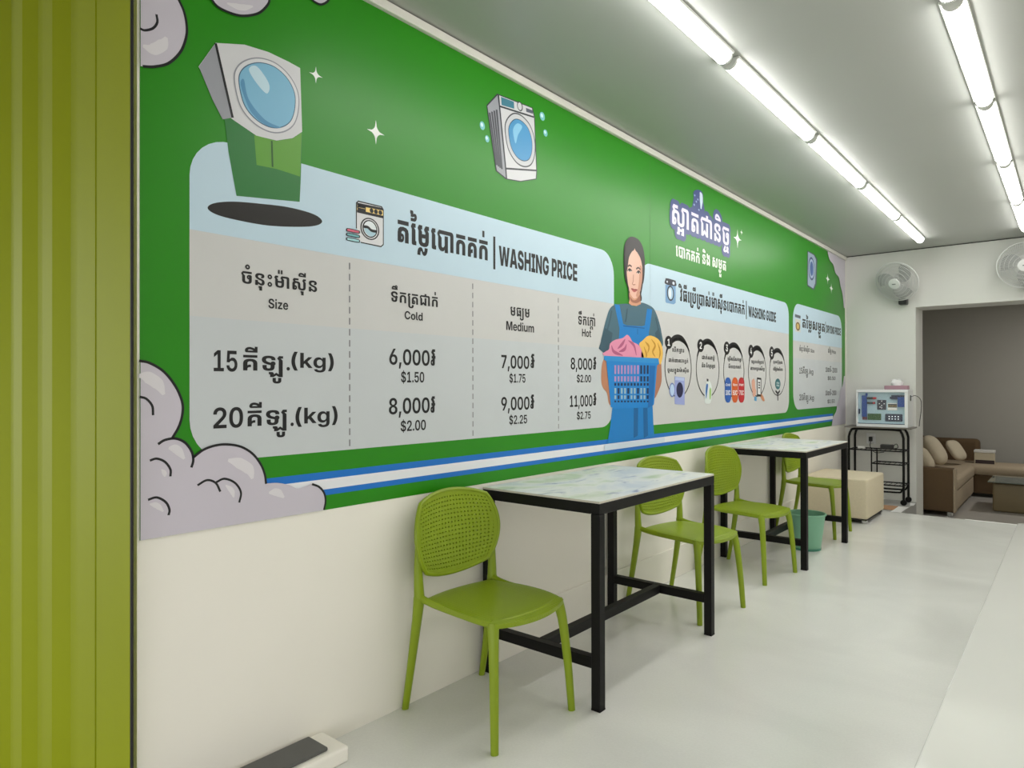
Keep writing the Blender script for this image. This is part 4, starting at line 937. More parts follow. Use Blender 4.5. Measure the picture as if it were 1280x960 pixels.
 'B272': (917, '301 0,q-106 0,q-105 79,0 79,0 66,143 0,0 -66,q0 -31,q34 -31,34 0,q35 0,q33 31,0 31,0 66,q-100 18,q-135 53,q-69 78,0 53,q0 52,q53 72,q106 36,80 0,q82 0,q106 -33,q51 -65,0 -50,0 -24,-143 0,0 18,q0 30,q-50 28,-46 0,q-47 0,q-48 -32,0 -30,q0 -28,q38 -39,q74 -28,54 -14,q11 23,q41 29,30 0,q25 0,q39 -23,q25 -37,0 -23,q0 -29,q-19 -32,-14 -10,0 -59,q0 -79,q-106 -79|689 0,0 429,q0 35,q-26 26,-39 0,-110 0,0 96,178 0,q53 0,q62 -30,q26 -56,0 -42,0 -458'),
 'B223': (0, '-371 -244,q-41 0,q-79 18,q-50 48,0 43,0 28,q51 10,q80 15,q66 18,q63 24,32 16,137 0,0 -31,q0 -47,q-43 -71,q-72 -47,q-93 -24|-357 -172,q22 0,q52 16,q36 31,0 22,q-18 -9,q-36 -14,q-36 -12,q-42 -11,-24 -6,q6 -10,q23 -7'),
 'B78': (356, '147 356,0 24,q-28 32,q-34 36,q-15 21,0 6,q0 8,q14 23,q33 44,27 36,161 0,0 -96,-89 0,0 -1,74 -84,0 -49|290 375,0 -280,q0 -45,q-37 -50,-48 0,-53 0,q-29 0,q-52 20,q-32 49,0 43,q0 37,q33 50,q50 26,25 0,0 150|147 73,0 78,q-9 0,q-25 -17,0 -21,q0 -23,q24 -17'),
 'B60': (651, '87 453,0 157,143 0,0 -61,138 0,q27 0,q26 12,0 11,0 102,143 0,0 -102,q0 -39,q-21 -54,q-51 -26,-45 0|87 0,0 402,143 0,0 -267,96 79,95 -78,0 266,143 0,0 -402,-129 0,-109 86,-109 -86'),
 'B258': (932, '87 453,0 157,143 0,0 -61,138 0,q27 0,q26 12,0 11,0 102,143 0,0 -102,q0 -39,q-21 -54,q-51 -26,-45 0|87 0,0 402,143 0,0 -267,96 79,95 -78,0 266,143 0,0 -402,-129 0,-109 86,-109 -86|704 0,0 429,q0 35,q-26 26,-39 0,-111 0,0 96,179 0,q53 0,q61 -30,q27 -56,0 -42,0 -458'),
 'B50': (651, '325 0,q-80 0,q-106 36,q-52 70,0 52,0 128,194 37,q71 14,q69 53,0 40,q0 29,q-48 31,-48 0,q-47 0,q-45 -23,0 -18,q0 -13,q16 -13,20 0,0 -72,-73 0,q-46 0,q-63 47,0 53,q0 43,q51 61,q106 31,81 0,q81 0,q106 -35,q53 -67,0 -48,q0 -53,q-58 -71,q-122 -52,-99 -28,-56 -13,0 -61,q0 -30,q48 -32,47 0,q48 0,q48 32,0 30,0 76,144 0,0 -76,q0 -52,q-53 -70,q-106 -36'),
 'B238': (931, '325 0,q-80 0,q-106 36,q-52 70,0 52,0 128,194 37,q71 14,q69 53,0 40,q0 29,q-48 31,-48 0,q-47 0,q-45 -23,0 -18,q0 -13,q16 -13,20 0,0 -72,-73 0,q-46 0,q-63 47,0 53,q0 43,q51 61,q106 31,81 0,q81 0,q106 -35,q53 -67,0 -48,q0 -53,q-58 -71,q-122 -52,-99 -28,-56 -13,0 -61,q0 -30,q48 -32,47 0,q48 0,q48 32,0 30,0 76,144 0,0 -76,q0 -52,q-53 -70,q-106 -36|703 0,0 429,q0 35,q-26 26,-39 0,-110 0,0 96,178 0,q53 0,q62 -30,q26 -56,0 -42,0 -458'),
 'B86': (668, '580 376,0 -326,q0 -25,q-49 -25,-49 0,-94 0,0 96,q25 0,q24 13,0 14,0 122,-189 0,0 -195,q0 -25,q-51 -25,-49 0,-95 0,0 96,q25 0,q26 13,0 14,0 253,144 0,0 -35,189 0,0 35|437 356,0 53,q-23 30,q-23 30,q-8 14,0 5,q0 7,q13 21,q28 39,23 31,147 0,0 -96,-86 0,0 -1,72 -79,0 -54|104 356,0 59,q-22 31,q-22 28,q-5 12,0 5,q0 7,q12 21,q27 37,22 30,145 0,0 -96,-84 0,0 -1,71 -79,0 -54'),
 'B308': (947, '580 376,0 -326,q0 -25,q-49 -25,-49 0,-94 0,0 96,q25 0,q24 13,0 14,0 122,-189 0,0 -195,q0 -25,q-51 -25,-49 0,-95 0,0 96,q25 0,q26 13,0 14,0 253,144 0,0 -35,189 0,0 35|437 356,0 53,q-23 30,q-23 30,q-8 14,0 5,q0 7,q13 21,q28 39,23 31,147 0,0 -96,-86 0,0 -1,72 -79,0 -54|104 356,0 59,q-22 31,q-22 28,q-5 12,0 5,q0 7,q12 21,q27 37,22 30,145 0,0 -96,-84 0,0 -1,71 -79,0 -54|720 0,0 429,q0 35,q-26 26,-39 0,-111 0,0 96,179 0,q53 0,q61 -30,q27 -56,0 -42,0 -458'),
 'B80': (380, '147 354,0 40,q-29 28,q-37 36,q-17 24,0 9,q0 8,q14 25,q27 36,20 26,30 0,q14 0,q21 13,0 15,0 60,143 0,0 -98,q0 -27,q-18 -39,q-38 -20,-30 0,-39 0,-1 -1,83 -79,0 -56|290 375,0 -280,q0 -45,q-37 -50,-48 0,-53 0,q-29 0,q-52 20,q-32 49,0 43,q0 37,q33 50,q50 26,25 0,0 150|147 73,0 78,q-9 0,q-25 -17,0 -21,q0 -23,q24 -17'),
 'B79': (932, '842 376,0 -218,q0 -79,q-112 -79,-112 0,q-224 0,0 158,0 264,q0 30,q-42 38,-41 0,q-42 0,q-42 -38,0 -30,0 -176,-143 0,0 182,q0 158,227 0,q226 0,0 -158,0 -259,q0 -30,q41 -43,40 0,q41 0,q39 43,0 30,0 207|84 257,143 0,0 -24,q36 0,q51 -23,q28 -50,0 -41,q0 -54,q-70 -65,-59 0,-46 0,q-44 0,q-39 31,0 35|227 75,q10 0,q14 11,q9 21,0 13,q0 19,q-18 20,-15 0|698 356,0 53,q-22 30,q-23 30,q-8 14,0 5,q0 7,q12 21,q28 39,24 31,146 0,0 -96,-85 0,0 -1,72 -79,0 -54'),
 'B209': (0, '-194 -261,q-35 0,q-40 34,-5 16,-138 -11,q-80 -6,q-68 51,0 39,q0 33,q35 37,q65 15,44 0,140 0,0 29,132 0,0 -30,49 0,0 -67,-49 0,0 -19,q15 -8,q16 -23,0 -21,q0 -26,q-41 -43|-276 -143,0 22,-109 0,q-22 0,q-25 -7,0 -10,q0 -6,q12 -8,q32 -1,q62 5'),
 'B53': (660, '94 0,0 225,q0 15,q-20 11,-21 0,0 96,99 0,q50 0,q36 -38,0 -45,0 -129,96 79,95 -78,0 183,q0 29,q-14 38,-16 13,q-22 -8,q-57 -17,-44 0,q-45 0,q-82 27,q-50 65,0 54,0 154,138 0,0 -167,q0 -22,q25 -27,23 0,q12 0,q23 4,18 7,q-10 12,q-15 29,0 23,q0 23,q23 43,q49 28,38 0,q37 0,q47 -28,q24 -43,0 -23,q0 -26,q-14 -32,-13 -16,q28 -16,q29 -34,q12 -43,0 -34,0 -332,-131 0,-108 87,-109 -87'),
 'B144': (0, '-536 684,0 96,194 0,45 -51,45 51,194 0,0 -96'),
 'B278': (945, '717 0,0 429,q0 35,q-26 26,-39 0,-110 0,0 96,178 0,q53 0,q61 -30,q27 -56,0 -42,0 -458|577 14,0 -54,-143 0,0 54|99 384,q-19 27,q-28 45,0 13,q0 10,q8 18,q17 23,q31 37,24 29,468 0,0 -96,-435 0,q-4 -3,q-4 -7,q-3 -5,0 -3,q0 -6,q25 -29,q41 -35,23 -19,0 -225,q0 -31,q32 -41,35 0,q18 0,q43 19,q39 29,q24 34,0 16,0 250,143 0,0 -444,-143 0,0 58,-1 0,q-21 -16,q-44 -26,q-55 -16,-38 0,q-47 0,q-80 41,q-49 75,0 52'),
 'B183': (0, '-541 -252,0 106,q0 46,q47 51,q95 25,73 0,q73 0,q95 -25,q46 -51,0 -32,0 -106,-132 0,0 106,q0 18,q-41 24,-41 0,q-42 0,q-41 -24,0 -32,0 -106'),
 'B268': (932, '87 490,0 96,477 0,0 -96|87 257,143 0,0 -24,q36 0,q51 -23,q28 -50,0 -41,q0 -54,q-70 -65,-59 0,-46 0,q-44 0,q-39 31,0 35|230 75,q10 0,q14 11,q9 21,0 13,q0 19,q-18 20,-15 0|87 246,0 30,q0 158,238 0,q240 0,0 -158,0 -276,-144 0,0 276,q0 30,q-48 32,-48 0,q-47 0,q-48 -32,0 -30,0 -30|87 257,143 0,0 -24,q36 0,q51 -23,q28 -50,0 -41,q0 -54,q-70 -65,-59 0,-46 0,q-44 0,q-39 31,0 35|230 75,q10 0,q14 11,q9 21,0 13,q0 19,q-18 20,-15 0|705 0,0 429,q0 35,q-26 26,-39 0,-111 0,0 96,179 0,q53 0,q61 -30,q27 -56,0 -42,0 -458'),
 'B156': (0, '-318 692,q-40 0,q-68 22,q-43 48,0 35,q0 58,q83 48,86 0,0 -83,q-30 1,q-26 -11,0 -12,q0 -10,q19 -13,27 0,q30 0,q46 30,q26 61,0 46,119 0,q0 -67,q-51 -99,q-102 -54'),
 'B74': (646, '84 246,0 205,q0 36,q24 61,q55 38,46 0,q31 0,q56 -30,26 -31,3 0,q27 30,q55 31,35 0,q45 0,q52 -38,q23 -61,0 -36,0 -451,-144 0,0 451,q0 16,q-11 17,-9 0,q-10 0,q-18 -18,q-17 -25,q-19 -18,-12 0,q-11 0,q-19 18,q-18 25,q-17 18,-10 0,q-9 0,q-11 -17,0 -16,0 -205|84 257,143 0,0 -24,q36 0,q51 -23,q28 -50,0 -41,q0 -54,q-70 -65,-59 0,-46 0,q-44 0,q-39 31,0 35|227 75,q10 0,q14 11,q9 21,0 13,q0 19,q-18 20,-15 0'),
 'B207': (0, '-264 -244,q4 6,q6 9,0 4,q0 4,q-6 5,-6 -1,-168 -14,q-39 -4,q-45 19,q-18 33,0 17,q0 26,q36 37,51 5,139 12,q26 2,q36 10,1 7,-21 0,0 43,142 0,0 -16,q0 -24,q-16 -29,q-36 -14,-31 -5,-180 -32,q-9 -1,q-11 -6,1 -7,q0 -8,q12 -4,9 2,261 42,0 -77,q0 -21,q-19 -20,-19 0'),
 'B210': (284, '195 375,0 -614,-147 0,-67 41,-70 -41,-138 0,0 190,154 0,0 -41,-21 0,0 -39,75 46,70 -45,0 503|51 356,0 53,q-22 30,q-24 30,q-7 14,0 5,q0 7,q13 21,q27 39,24 31,146 0,0 -96,-85 0,0 -1,72 -79,0 -54'),
 'B64': (1232, '87 245,0 183,q0 79,q112 79,112 0,q111 0,q114 -79,0 -79,0 -293,80 65,80 -64,0 292,q0 79,q113 79,112 0,q112 0,q112 -79,0 -79,0 -428,-144 0,0 428,q0 31,q-40 31,-40 0,q-40 0,q-41 -31,0 -31,0 -428,-130 0,-94 72,-94 -72,-129 0,0 428,q0 31,q-41 31,-41 0,q-40 0,q-41 -31,0 -31,0 -183|87 257,143 0,0 -24,q36 0,q51 -23,q28 -50,0 -41,q0 -54,q-70 -65,-59 0,-46 0,q-44 0,q-39 31,0 35|230 75,q10 0,q14 11,q9 21,0 13,q0 19,q-18 20,-15 0'),
 'B236': (932, '87 490,0 96,478 0,0 -96|87 0,0 276,q0 80,q122 88,116 0,q118 0,q122 -88,0 -80,0 -276,-144 0,0 276,q0 32,q-49 40,-47 0,q-45 0,q-50 -40,0 -32,0 -276|705 0,0 429,q0 35,q-27 26,-39 0,-110 0,0 96,179 0,q52 0,q62 -30,q26 -56,0 -42,0 -458'),
 'l0': (645, '323 -11,q-92 0,q-125 90,q-65 168,0 116,q0 117,q65 168,q126 90,91 0,q91 0,q126 -90,q64 -168,0 -117,q0 -116,q-64 -168,q-126 -90|323 110,q46 0,q62 59,q31 113,0 81,q0 82,q-31 114,q-62 59,-46 0,q-46 0,q-62 -59,q-32 -114,0 -82,q0 -81,q32 -113,q62 -59'),
 'l1': (645, '91 0,0 119,483 0,0 -119|421 728,0 -728,-145 0,0 594,-2 0,-170 -113,0 132,172 115'),
 'l2': (645, '67 0,0 108,262 234,q33 31,q49 51,q26 53,0 32,q0 34,q-29 50,q-52 27,-35 0,q-37 0,q-54 -31,q-29 -58,0 -41,-138 0,q0 75,q64 112,q117 61,78 0,q75 0,q116 -55,q64 -100,0 -66,q0 -46,q-35 -81,q-76 -88,-61 -55,-136 -124,0 -3,315 0,0 -120'),
 'l3': (645, '318 -11,q-83 0,q-123 62,q-67 106,-1 67,144 0,q1 -36,q34 -52,q58 -28,37 0,q37 0,q57 29,q32 53,0 36,q0 35,q-33 53,q-64 29,-46 0,-90 0,0 94,171 167,0 3,-299 0,0 121,476 0,0 -112,-236 -224,0 31,q86 9,q120 -50,q63 -98,0 -64,q0 -68,q-70 -105,q-123 -58'),
 'l4': (645, '27 145,0 115,300 468,145 0,-295 -463,0 -3,441 0,0 -117|384 0,0 180,2 52,0 222,136 0,0 -454'),
 'l5': (645, '320 -10,q-76 0,q-118 57,q-69 101,-3 66,141 0,q2 -31,q34 -49,q55 -28,34 0,q38 0,q57 34,q32 60,0 40,q0 40,q-32 61,q-57 35,-37 0,q-42 0,q-65 -34,-14 -30,-134 10,28 406,453 0,0 -121,-326 0,-16 -179,3 0,q24 28,q76 31,46 0,q49 0,q85 -36,q64 -66,q36 -89,0 -53,q0 -74,q-67 -114,q-121 -65'),
 'l6': (645, '325 -10,q-76 0,q-121 61,q-70 112,0 75,q0 58,q49 115,49 72,168 245,155 0,-232 -334,-33 0,q10 18,q37 34,q56 22,39 0,q69 0,q104 -56,q58 -104,0 -70,q0 -74,q-67 -112,q-118 -62|323 106,q36 0,q56 34,q33 59,0 37,q0 38,q-33 58,q-56 34,-36 0,q-36 0,q-56 -34,q-33 -58,0 -37,q0 -38,q33 -59,q56 -34'),
 'l7': (645, '120 0,304 602,0 3,-354 0,0 123,506 0,0 -123,-305 -605'),
 'l8': (645, '322 -11,q-81 0,q-125 53,q-70 93,0 60,q0 48,q43 77,q75 50,48 7,0 2,q-63 12,q-78 88,0 63,q0 57,q65 89,q113 50,73 0,q74 0,q114 -50,q64 -89,0 -57,q0 -63,q-78 -88,-63 -12,0 -2,q48 -7,q75 -50,q43 -77,0 -48,q0 -60,q-70 -93,q-125 -53|322 98,q38 0,q57 27,q32 49,0 32,q0 33,q-33 50,q-57 29,-37 0,q-36 0,q-57 -29,q-33 -50,0 -33,q0 -32,q32 -49,q57 -27|322 428,q33 0,q48 25,q28 45,0 30,q0 30,q-27 44,q-49 25,-33 0,q-32 0,q-49 -25,q-27 -44,0 -30,q0 -30,q27 -45,q49 -25'),
 'l9': (645, '320 738,q76 0,q121 -62,q70 -111,0 -76,q0 -57,q-49 -115,-49 -72,-168 -245,-154 0,231 333,33 0,q-10 -17,q-37 -34,q-56 -23,-39 0,q-68 0,q-104 57,q-59 104,0 70,q0 73,q68 112,q118 63|322 622,q-36 0,q-56 -34,q-33 -59,0 -38,q0 -37,q33 -59,q56 -33,36 0,q36 0,q57 33,q32 59,0 37,q0 38,q-32 59,q-57 34'),
 'l,': (269, '35 -170,39 284,141 0,-81 -284'),
 'l.': (269, '135 -9,q-34 0,q-49 48,0 35,q0 34,q49 48,34 0,q35 0,q48 -48,0 -34,q0 -35,q-48 -48'),
 'l$': (653, '291 -103,0 934,78 0,0 -934|330 -11,q-90 0,q-130 57,q-71 108,-1 78,143 0,q2 -38,q37 -54,q66 -28,44 0,q42 0,q61 23,q34 43,0 28,q0 24,q-28 35,q-57 26,-43 9,-79 19,q-101 23,q-105 98,0 79,q0 66,q70 98,q124 55,80 0,q83 0,q121 -55,q67 -102,2 -69,-141 0,q-4 49,q-70 55,-58 0,q-37 0,q-57 -23,q-30 -40,0 -26,q0 -25,q29 -34,q54 -24,39 -9,68 -15,q52 -12,q83 -36,q56 -50,q30 -68,0 -43,q0 -68,q-68 -100,q-128 -54'),
 'l(': (391, '96 292,q0 84,q31 176,q53 159,36 57,135 0,q-33 -72,q-50 -162,q-27 -165,0 -77,q0 -67,q24 -133,q48 -146,38 -86,-135 0,q-59 98,q-61 221'),
 'l)': (391, '40 -140,q38 86,q48 146,q24 133,0 67,q0 77,q-28 165,q-49 162,-33 72,135 0,q35 -57,q54 -159,q30 -176,0 -84,q0 -114,q-60 -220,-59 -98'),
 'lk': (562, '186 155,0 170,18 0,182 204,167 0,-235 -265,-33 0|56 0,0 728,143 0,0 -728|395 0,-164 232,95 101,238 -333'),
 'lg': (612, '299 -213,q-71 0,q-101 38,q-61 69,-9 45,131 15,q6 -17,q29 -29,q44 -16,31 0,q55 0,q61 55,0 56,0 88,-5 0,q-13 -26,q-42 -40,q-59 -22,-39 0,q-64 0,q-101 63,q-57 118,0 83,q0 84,q58 122,q101 65,63 0,q39 0,q60 -24,q43 -42,13 -25,3 0,0 82,141 0,0 -516,q0 -79,q-65 -99,q-116 -48|297 115,q37 0,q54 37,q29 69,0 47,q0 48,q-29 69,q-54 39,-37 0,q-37 0,q-53 -38,q-28 -70,0 -48,q0 -47,q28 -69,q53 -37'),
 'lS': (653, '330 -11,q-90 0,q-130 57,q-71 108,-1 78,143 0,q2 -38,q37 -54,q66 -28,44 0,q42 0,q61 23,q34 43,0 28,q0 24,q-28 35,q-57 26,-43 9,-79 19,q-101 23,q-105 98,0 79,q0 66,q70 98,q124 55,80 0,q83 0,q121 -55,q67 -102,2 -69,-141 0,q-4 49,q-70 55,-58 0,q-37 0,q-57 -23,q-30 -40,0 -26,q0 -25,q29 -34,q54 -24,39 -9,68 -15,q52 -12,q83 -36,q56 -50,q30 -68,0 -43,q0 -68,q-68 -100,q-128 -54'),
 'li': (256, '56 0,0 529,143 0,0 -529|128 598,q-34 0,q-47 43,0 32,q0 32,q47 43,34 0,q34 0,q46 -43,0 -32,q0 -32,q-46 -43'),
 'lz': (544, '52 0,0 92,263 320,0 2,-259 0,0 115,430 0,0 -99,-254 -313,0 -3,260 0,0 -114'),
 'le': (576, '296 -11,q-80 0,q-118 69,q-64 123,0 82,q0 81,q64 124,q116 71,76 0,q55 0,q93 -37,q69 -70,q37 -101,0 -64,0 -39,-455 0,0 91,386 0,-66 -23,q0 41,q-27 60,q-52 33,-38 0,q-37 0,q-53 -33,q-28 -59,0 -39,0 -63,q0 -44,q30 -62,q57 -33,39 0,q27 0,q43 15,q30 30,7 20,131 -10,q-11 -49,q-67 -73,q-101 -41'),
 'lC': (732, '380 -11,q-99 0,q-154 90,q-89 168,0 116,q0 118,q89 168,q155 89,98 0,q63 0,q108 -36,q83 -68,q54 -98,8 -61,-149 0,q-6 32,q-29 49,q-43 34,q-55 17,-32 0,q-60 0,q-87 -58,q-48 -110,0 -76,q0 -76,q48 -109,q87 -58,60 0,q32 0,q54 18,q44 34,q29 49,6 31,149 0,q-7 -57,q-52 -95,q-82 -71,q-109 -40'),
 'lo': (594, '297 -11,q-79 0,q-119 68,q-65 124,0 82,q0 83,q65 124,q119 69,79 0,q80 0,q118 -69,q66 -124,0 -83,q0 -82,q-66 -124,q-118 -68|297 104,q38 0,q53 39,q28 73,0 47,q0 49,q-28 72,q-53 40,-38 0,q-37 0,q-53 -40,q-28 -72,0 -49,q0 -48,q28 -72,q53 -39'),
 'll': (288, '220 -2,q-86 0,q-78 68,0 74,0 588,143 0,0 -572,q0 -25,q19 -21,24 0,q8 0,q12 0,5 1,10 -107,q-11 -2,q-29 -4'),
 'ld': (611, '257 -10,q-66 0,q-101 66,q-56 123,0 85,q0 86,q58 123,q100 65,64 0,q39 0,q59 -24,q42 -40,13 -25,3 0,0 279,143 0,0 -728,-141 0,0 83,-4 0,q-12 -27,q-43 -42,q-60 -24|296 106,q38 0,q54 39,q29 72,0 48,q0 48,q-29 71,q-54 39,-38 0,q-36 0,q-53 -39,q-28 -71,0 -48,q0 -49,q28 -71,q53 -39'),
 'lM': (910, '60 0,0 728,220 0,121 -341,q8 -23,q19 -70,q21 -78,q18 -72,5 -25,-33 0,q6 25,q17 72,q21 78,q19 70,7 23,120 341,221 0,0 -728,-147 0,0 347,q0 24,q2 69,q2 78,q2 81,0 35,14 0,q-10 -39,q-24 -83,q-22 -78,q-20 -65,-8 -22,-123 -347,-122 0,-125 347,q-7 22,q-21 65,q-23 78,q-24 83,-11 39,17 0,q0 -35,q2 -80,q2 -78,q2 -70,0 -24,0 -347'),
 'lu': (601, '241 -9,q-56 0,q-83 48,q-46 92,0 64,0 334,143 0,0 -308,q0 -52,q52 -56,46 0,q31 0,q47 26,q26 52,0 38,0 300,143 0,0 -529,-138 0,-1 135,18 0,q-24 -69,q-89 -75'),
 'lm': (895, '56 0,0 529,136 0,3 -124,-9 0,q13 46,q49 59,q66 29,36 0,q59 0,q81 -71,13 -67,-16 0,q10 45,q53 61,q73 32,42 0,q50 0,q78 -44,q46 -82,0 -60,0 -353,-143 0,0 327,q0 47,q-51 46,-37 0,q-28 0,q-41 -25,q-22 -43,0 -29,0 -323,-138 0,0 331,q0 41,q-49 48,-38 0,q-25 0,q-43 -24,q-25 -46,0 -34,0 -316'),
 'lH': (731, '60 0,0 728,148 0,0 -294,315 0,0 294,148 0,0 -728,-148 0,0 309,-315 0,0 -309'),
 'lt': (366, '339 529,0 -111,-330 0,0 111|92 665,143 0,0 -506,q0 -27,q22 -22,28 0,q11 0,q32 2,9 1,9 -111,q-18 -3,q-47 -2,-23 0,q-83 0,q-83 72,0 72'),
 'lP': (638, '60 0,0 728,285 0,q82 0,q118 -61,q63 -108,0 -73,q0 -72,q-64 -108,q-119 -60,-83 0,-193 0,0 122,179 0,q43 0,q58 29,q31 54,0 35,q0 36,q-31 53,q-59 29,-43 0,-119 0,0 -604'),
 'lr': (387, '56 0,0 529,139 0,0 -91,3 0,q15 48,q65 48,48 0,q13 0,q23 -1,9 -2,0 -124,q-9 1,q-36 3,-17 0,q-31 0,q-50 -27,q-29 -53,0 -37,0 -294'),
 'lc': (569, '295 -11,q-79 0,q-118 69,q-64 124,0 81,q0 82,q64 124,q118 70,79 0,q50 0,q84 -28,q63 -51,q40 -71,5 -44,-136 -11,q-4 20,q-17 34,q-26 23,q-35 13,-22 0,q-38 0,q-53 -40,q-27 -72,0 -49,q0 -47,q27 -73,q53 -40,38 0,q22 0,q35 13,q26 24,q17 34,4 22,137 -12,q-5 -43,q-39 -72,q-64 -52,q-85 -28'),
 'l-': (645, '488 350,0 -115,-331 0,0 115'),
 'l=': (645, '81 346,0 121,484 0,0 -121|81 114,0 120,484 0,0 -120'),
 'l|': (356, '245 962,0 -1196,-135 0,0 1196'),
 'lK': (699, '168 159,0 162,q23 35,q47 63,q51 64,29 34,180 211,179 0,-307 -355,-12 2|60 0,0 728,148 0,0 -202,-1 -184,1 -71,0 -271|512 0,-218 330,90 112,300 -442'),
 'lW': (1013, '209 0,-196 728,159 0,86 -363,q10 -45,q18 -95,q17 -94,8 -46,-28 0,q9 46,q18 94,q19 95,11 45,90 363,153 0,90 -363,q11 -45,q19 -95,q18 -94,9 -46,-29 0,q9 46,q16 94,q19 95,10 45,86 363,159 0,-196 -728,-167 0,-101 389,q-13 51,q-22 123,-14 70,39 0,q-15 -69,q-21 -122,-13 -53,-101 -389'),
 'la': (564, '212 -10,q-52 0,q-81 36,q-47 70,0 53,q0 44,q33 60,q57 36,q74 19,40 4,q47 4,q57 9,q26 17,0 17,0 3,q0 22,q-21 31,q-38 17,-27 0,q-28 0,q-41 -18,q-26 -29,-3 -19,-134 10,q9 50,q60 73,q99 39,66 0,q49 0,q82 -22,q61 -46,q34 -67,0 -45,0 -358,-138 0,0 74,-3 0,q-14 -25,q-41 -38,q-60 -21|251 91,q36 0,q51 27,q29 45,0 29,0 55,q-7 -4,q-23 -7,q-30 -6,q-32 -5,-15 -2,q-26 -4,q-41 -17,q-23 -28,0 -21,q0 -20,q20 -28,q37 -14'),
 'tW': (1048, '204 0,-193 728,208 0,64 -299,q11 -51,q18 -112,q18 -111,9 -52,-41 0,q10 52,q20 111,q20 112,12 51,70 299,188 0,70 -299,q12 -51,q21 -112,q19 -111,10 -52,-41 0,q9 52,q18 111,q19 112,10 51,64 299,209 0,-194 -728,-212 0,-82 332,q-14 55,q-22 138,-16 80,52 0,q-17 -79,q-20 -138,-14 -56,-83 -332'),
 'tA': (767, '11 0,243 728,255 0,248 -728,-214 0,-90 297,q-25 87,q-48 180,-23 97,47 0,q-23 -97,q-46 -180,-25 -87,-90 -297|185 136,0 145,397 0,0 -145'),
 'tS': (672, '341 -11,q-97 0,q-138 58,q-74 114,0 84,180 0,q2 -33,q32 -45,q56 -24,39 0,q34 0,q48 17,q27 31,0 21,q0 19,q-24 27,q-52 21,-42 9,-73 15,q-102 21,q-110 103,0 82,q0 69,q75 103,q131 57,86 0,q88 0,q128 -57,q71 -107,1 -73,-178 0,q-3 39,q-57 45,-48 0,q-31 0,q-45 -17,q-24 -29,0 -19,q0 -19,q23 -27,q48 -20,37 -7,61 -12,q59 -12,q87 -39,q57 -53,q27 -69,0 -42,q0 -73,q-71 -103,q-134 -55'),
 'tH': (736, '46 0,0 728,190 0,0 -278,264 0,0 278,190 0,0 -728,-190 0,0 292,-264 0,0 -292'),
 'tI': (460, '28 0,0 152,107 0,0 424,-107 0,0 152,404 0,0 -152,-107 0,0 -424,107 0,0 -152'),
 'tN': (750, '46 0,0 728,200 0,188 -304,q16 -26,q36 -67,q38 -78,18 -44,-20 -29,q-2 39,q-5 99,q-3 94,0 30,0 286,192 0,0 -728,-201 0,-173 280,q-20 33,q-42 75,q-45 89,-25 52,29 7,q4 -51,q5 -99,q2 -81,0 -25,0 -280'),
 'tG': (746, '383 -11,q-107 0,q-159 92,q-89 167,0 115,q0 120,q94 168,q160 87,98 0,q65 0,q113 -36,q88 -69,q54 -93,5 -57,-192 0,q-5 21,q-21 33,q-32 24,q-43 12,-26 0,q-52 0,q-74 -49,q-38 -93,0 -67,q0 -67,q38 -93,q74 -49,53 0,q46 0,q62 28,q32 52,0 34,38 -4,-175 0,0 137,322 0,0 -100,q0 -96,q-84 -141,q-148 -76'),
 'tP': (649, '46 0,0 728,306 0,q84 0,q123 -63,q67 -113,0 -77,q0 -77,q-68 -113,q-124 -61,-85 0,-191 0,0 153,167 0,q35 0,q49 24,q26 44,0 30,q0 30,q-26 44,q-49 23,-35 0,-89 0,0 -572'),
 'tR': (664, '46 0,0 728,306 0,q84 0,q123 -61,q68 -111,0 -77,q0 -75,q-70 -109,q-127 -57,-86 0,-182 0,0 148,164 0,q34 0,q49 22,q27 41,0 30,q0 31,q-27 41,q-49 22,-35 0,-89 0,0 -573|447 0,-168 331,199 0,171 -331'),
 'tC': (736, '379 -11,q-100 0,q-158 87,q-93 168,0 119,q0 121,q93 168,q159 86,99 0,q67 0,q115 -38,q87 -72,q54 -103,7 -64,-192 0,q-4 26,q-22 41,q-35 30,q-45 15,-28 0,q-52 0,q-72 -50,q-37 -93,0 -67,q0 -67,q37 -93,q72 -48,51 0,q28 0,q46 15,q34 29,q23 41,5 26,192 0,q-6 -56,q-51 -100,q-85 -77,q-117 -44'),
 'tE': (620, '46 0,0 728,538 0,0 -158,-348 0,0 -128,320 0,0 -153,-320 0,0 -131,347 0,0 -158'),
 'tU': (713, '356 -11,q-93 0,q-140 67,q-77 121,0 82,0 469,187 0,0 -453,q0 -36,q32 -55,q55 -32,37 0,q36 0,q56 32,q31 55,0 36,0 453,187 0,0 -469,q0 -82,q-77 -121,q-140 -67'),
 'tD': (715, '323 0,-197 0,0 160,188 0,q61 0,q80 41,q40 90,0 72,q0 73,q-41 90,q-82 42,-62 0,-187 0,0 160,198 0,q112 0,q164 -89,q90 -163,0 -113,q0 -111,q-89 -164,q-163 -88|236 728,0 -728,-190 0,0 728'),
 'tY': (742, '281 0,0 255,-270 473,220 0,108 -214,q14 -28,q25 -58,13 -33,-30 0,q12 33,q23 58,14 28,102 214,219 0,-264 -473,0 -255'),
 't|': (388, '284 962,0 -1196,-180 0,0 1196'),
}
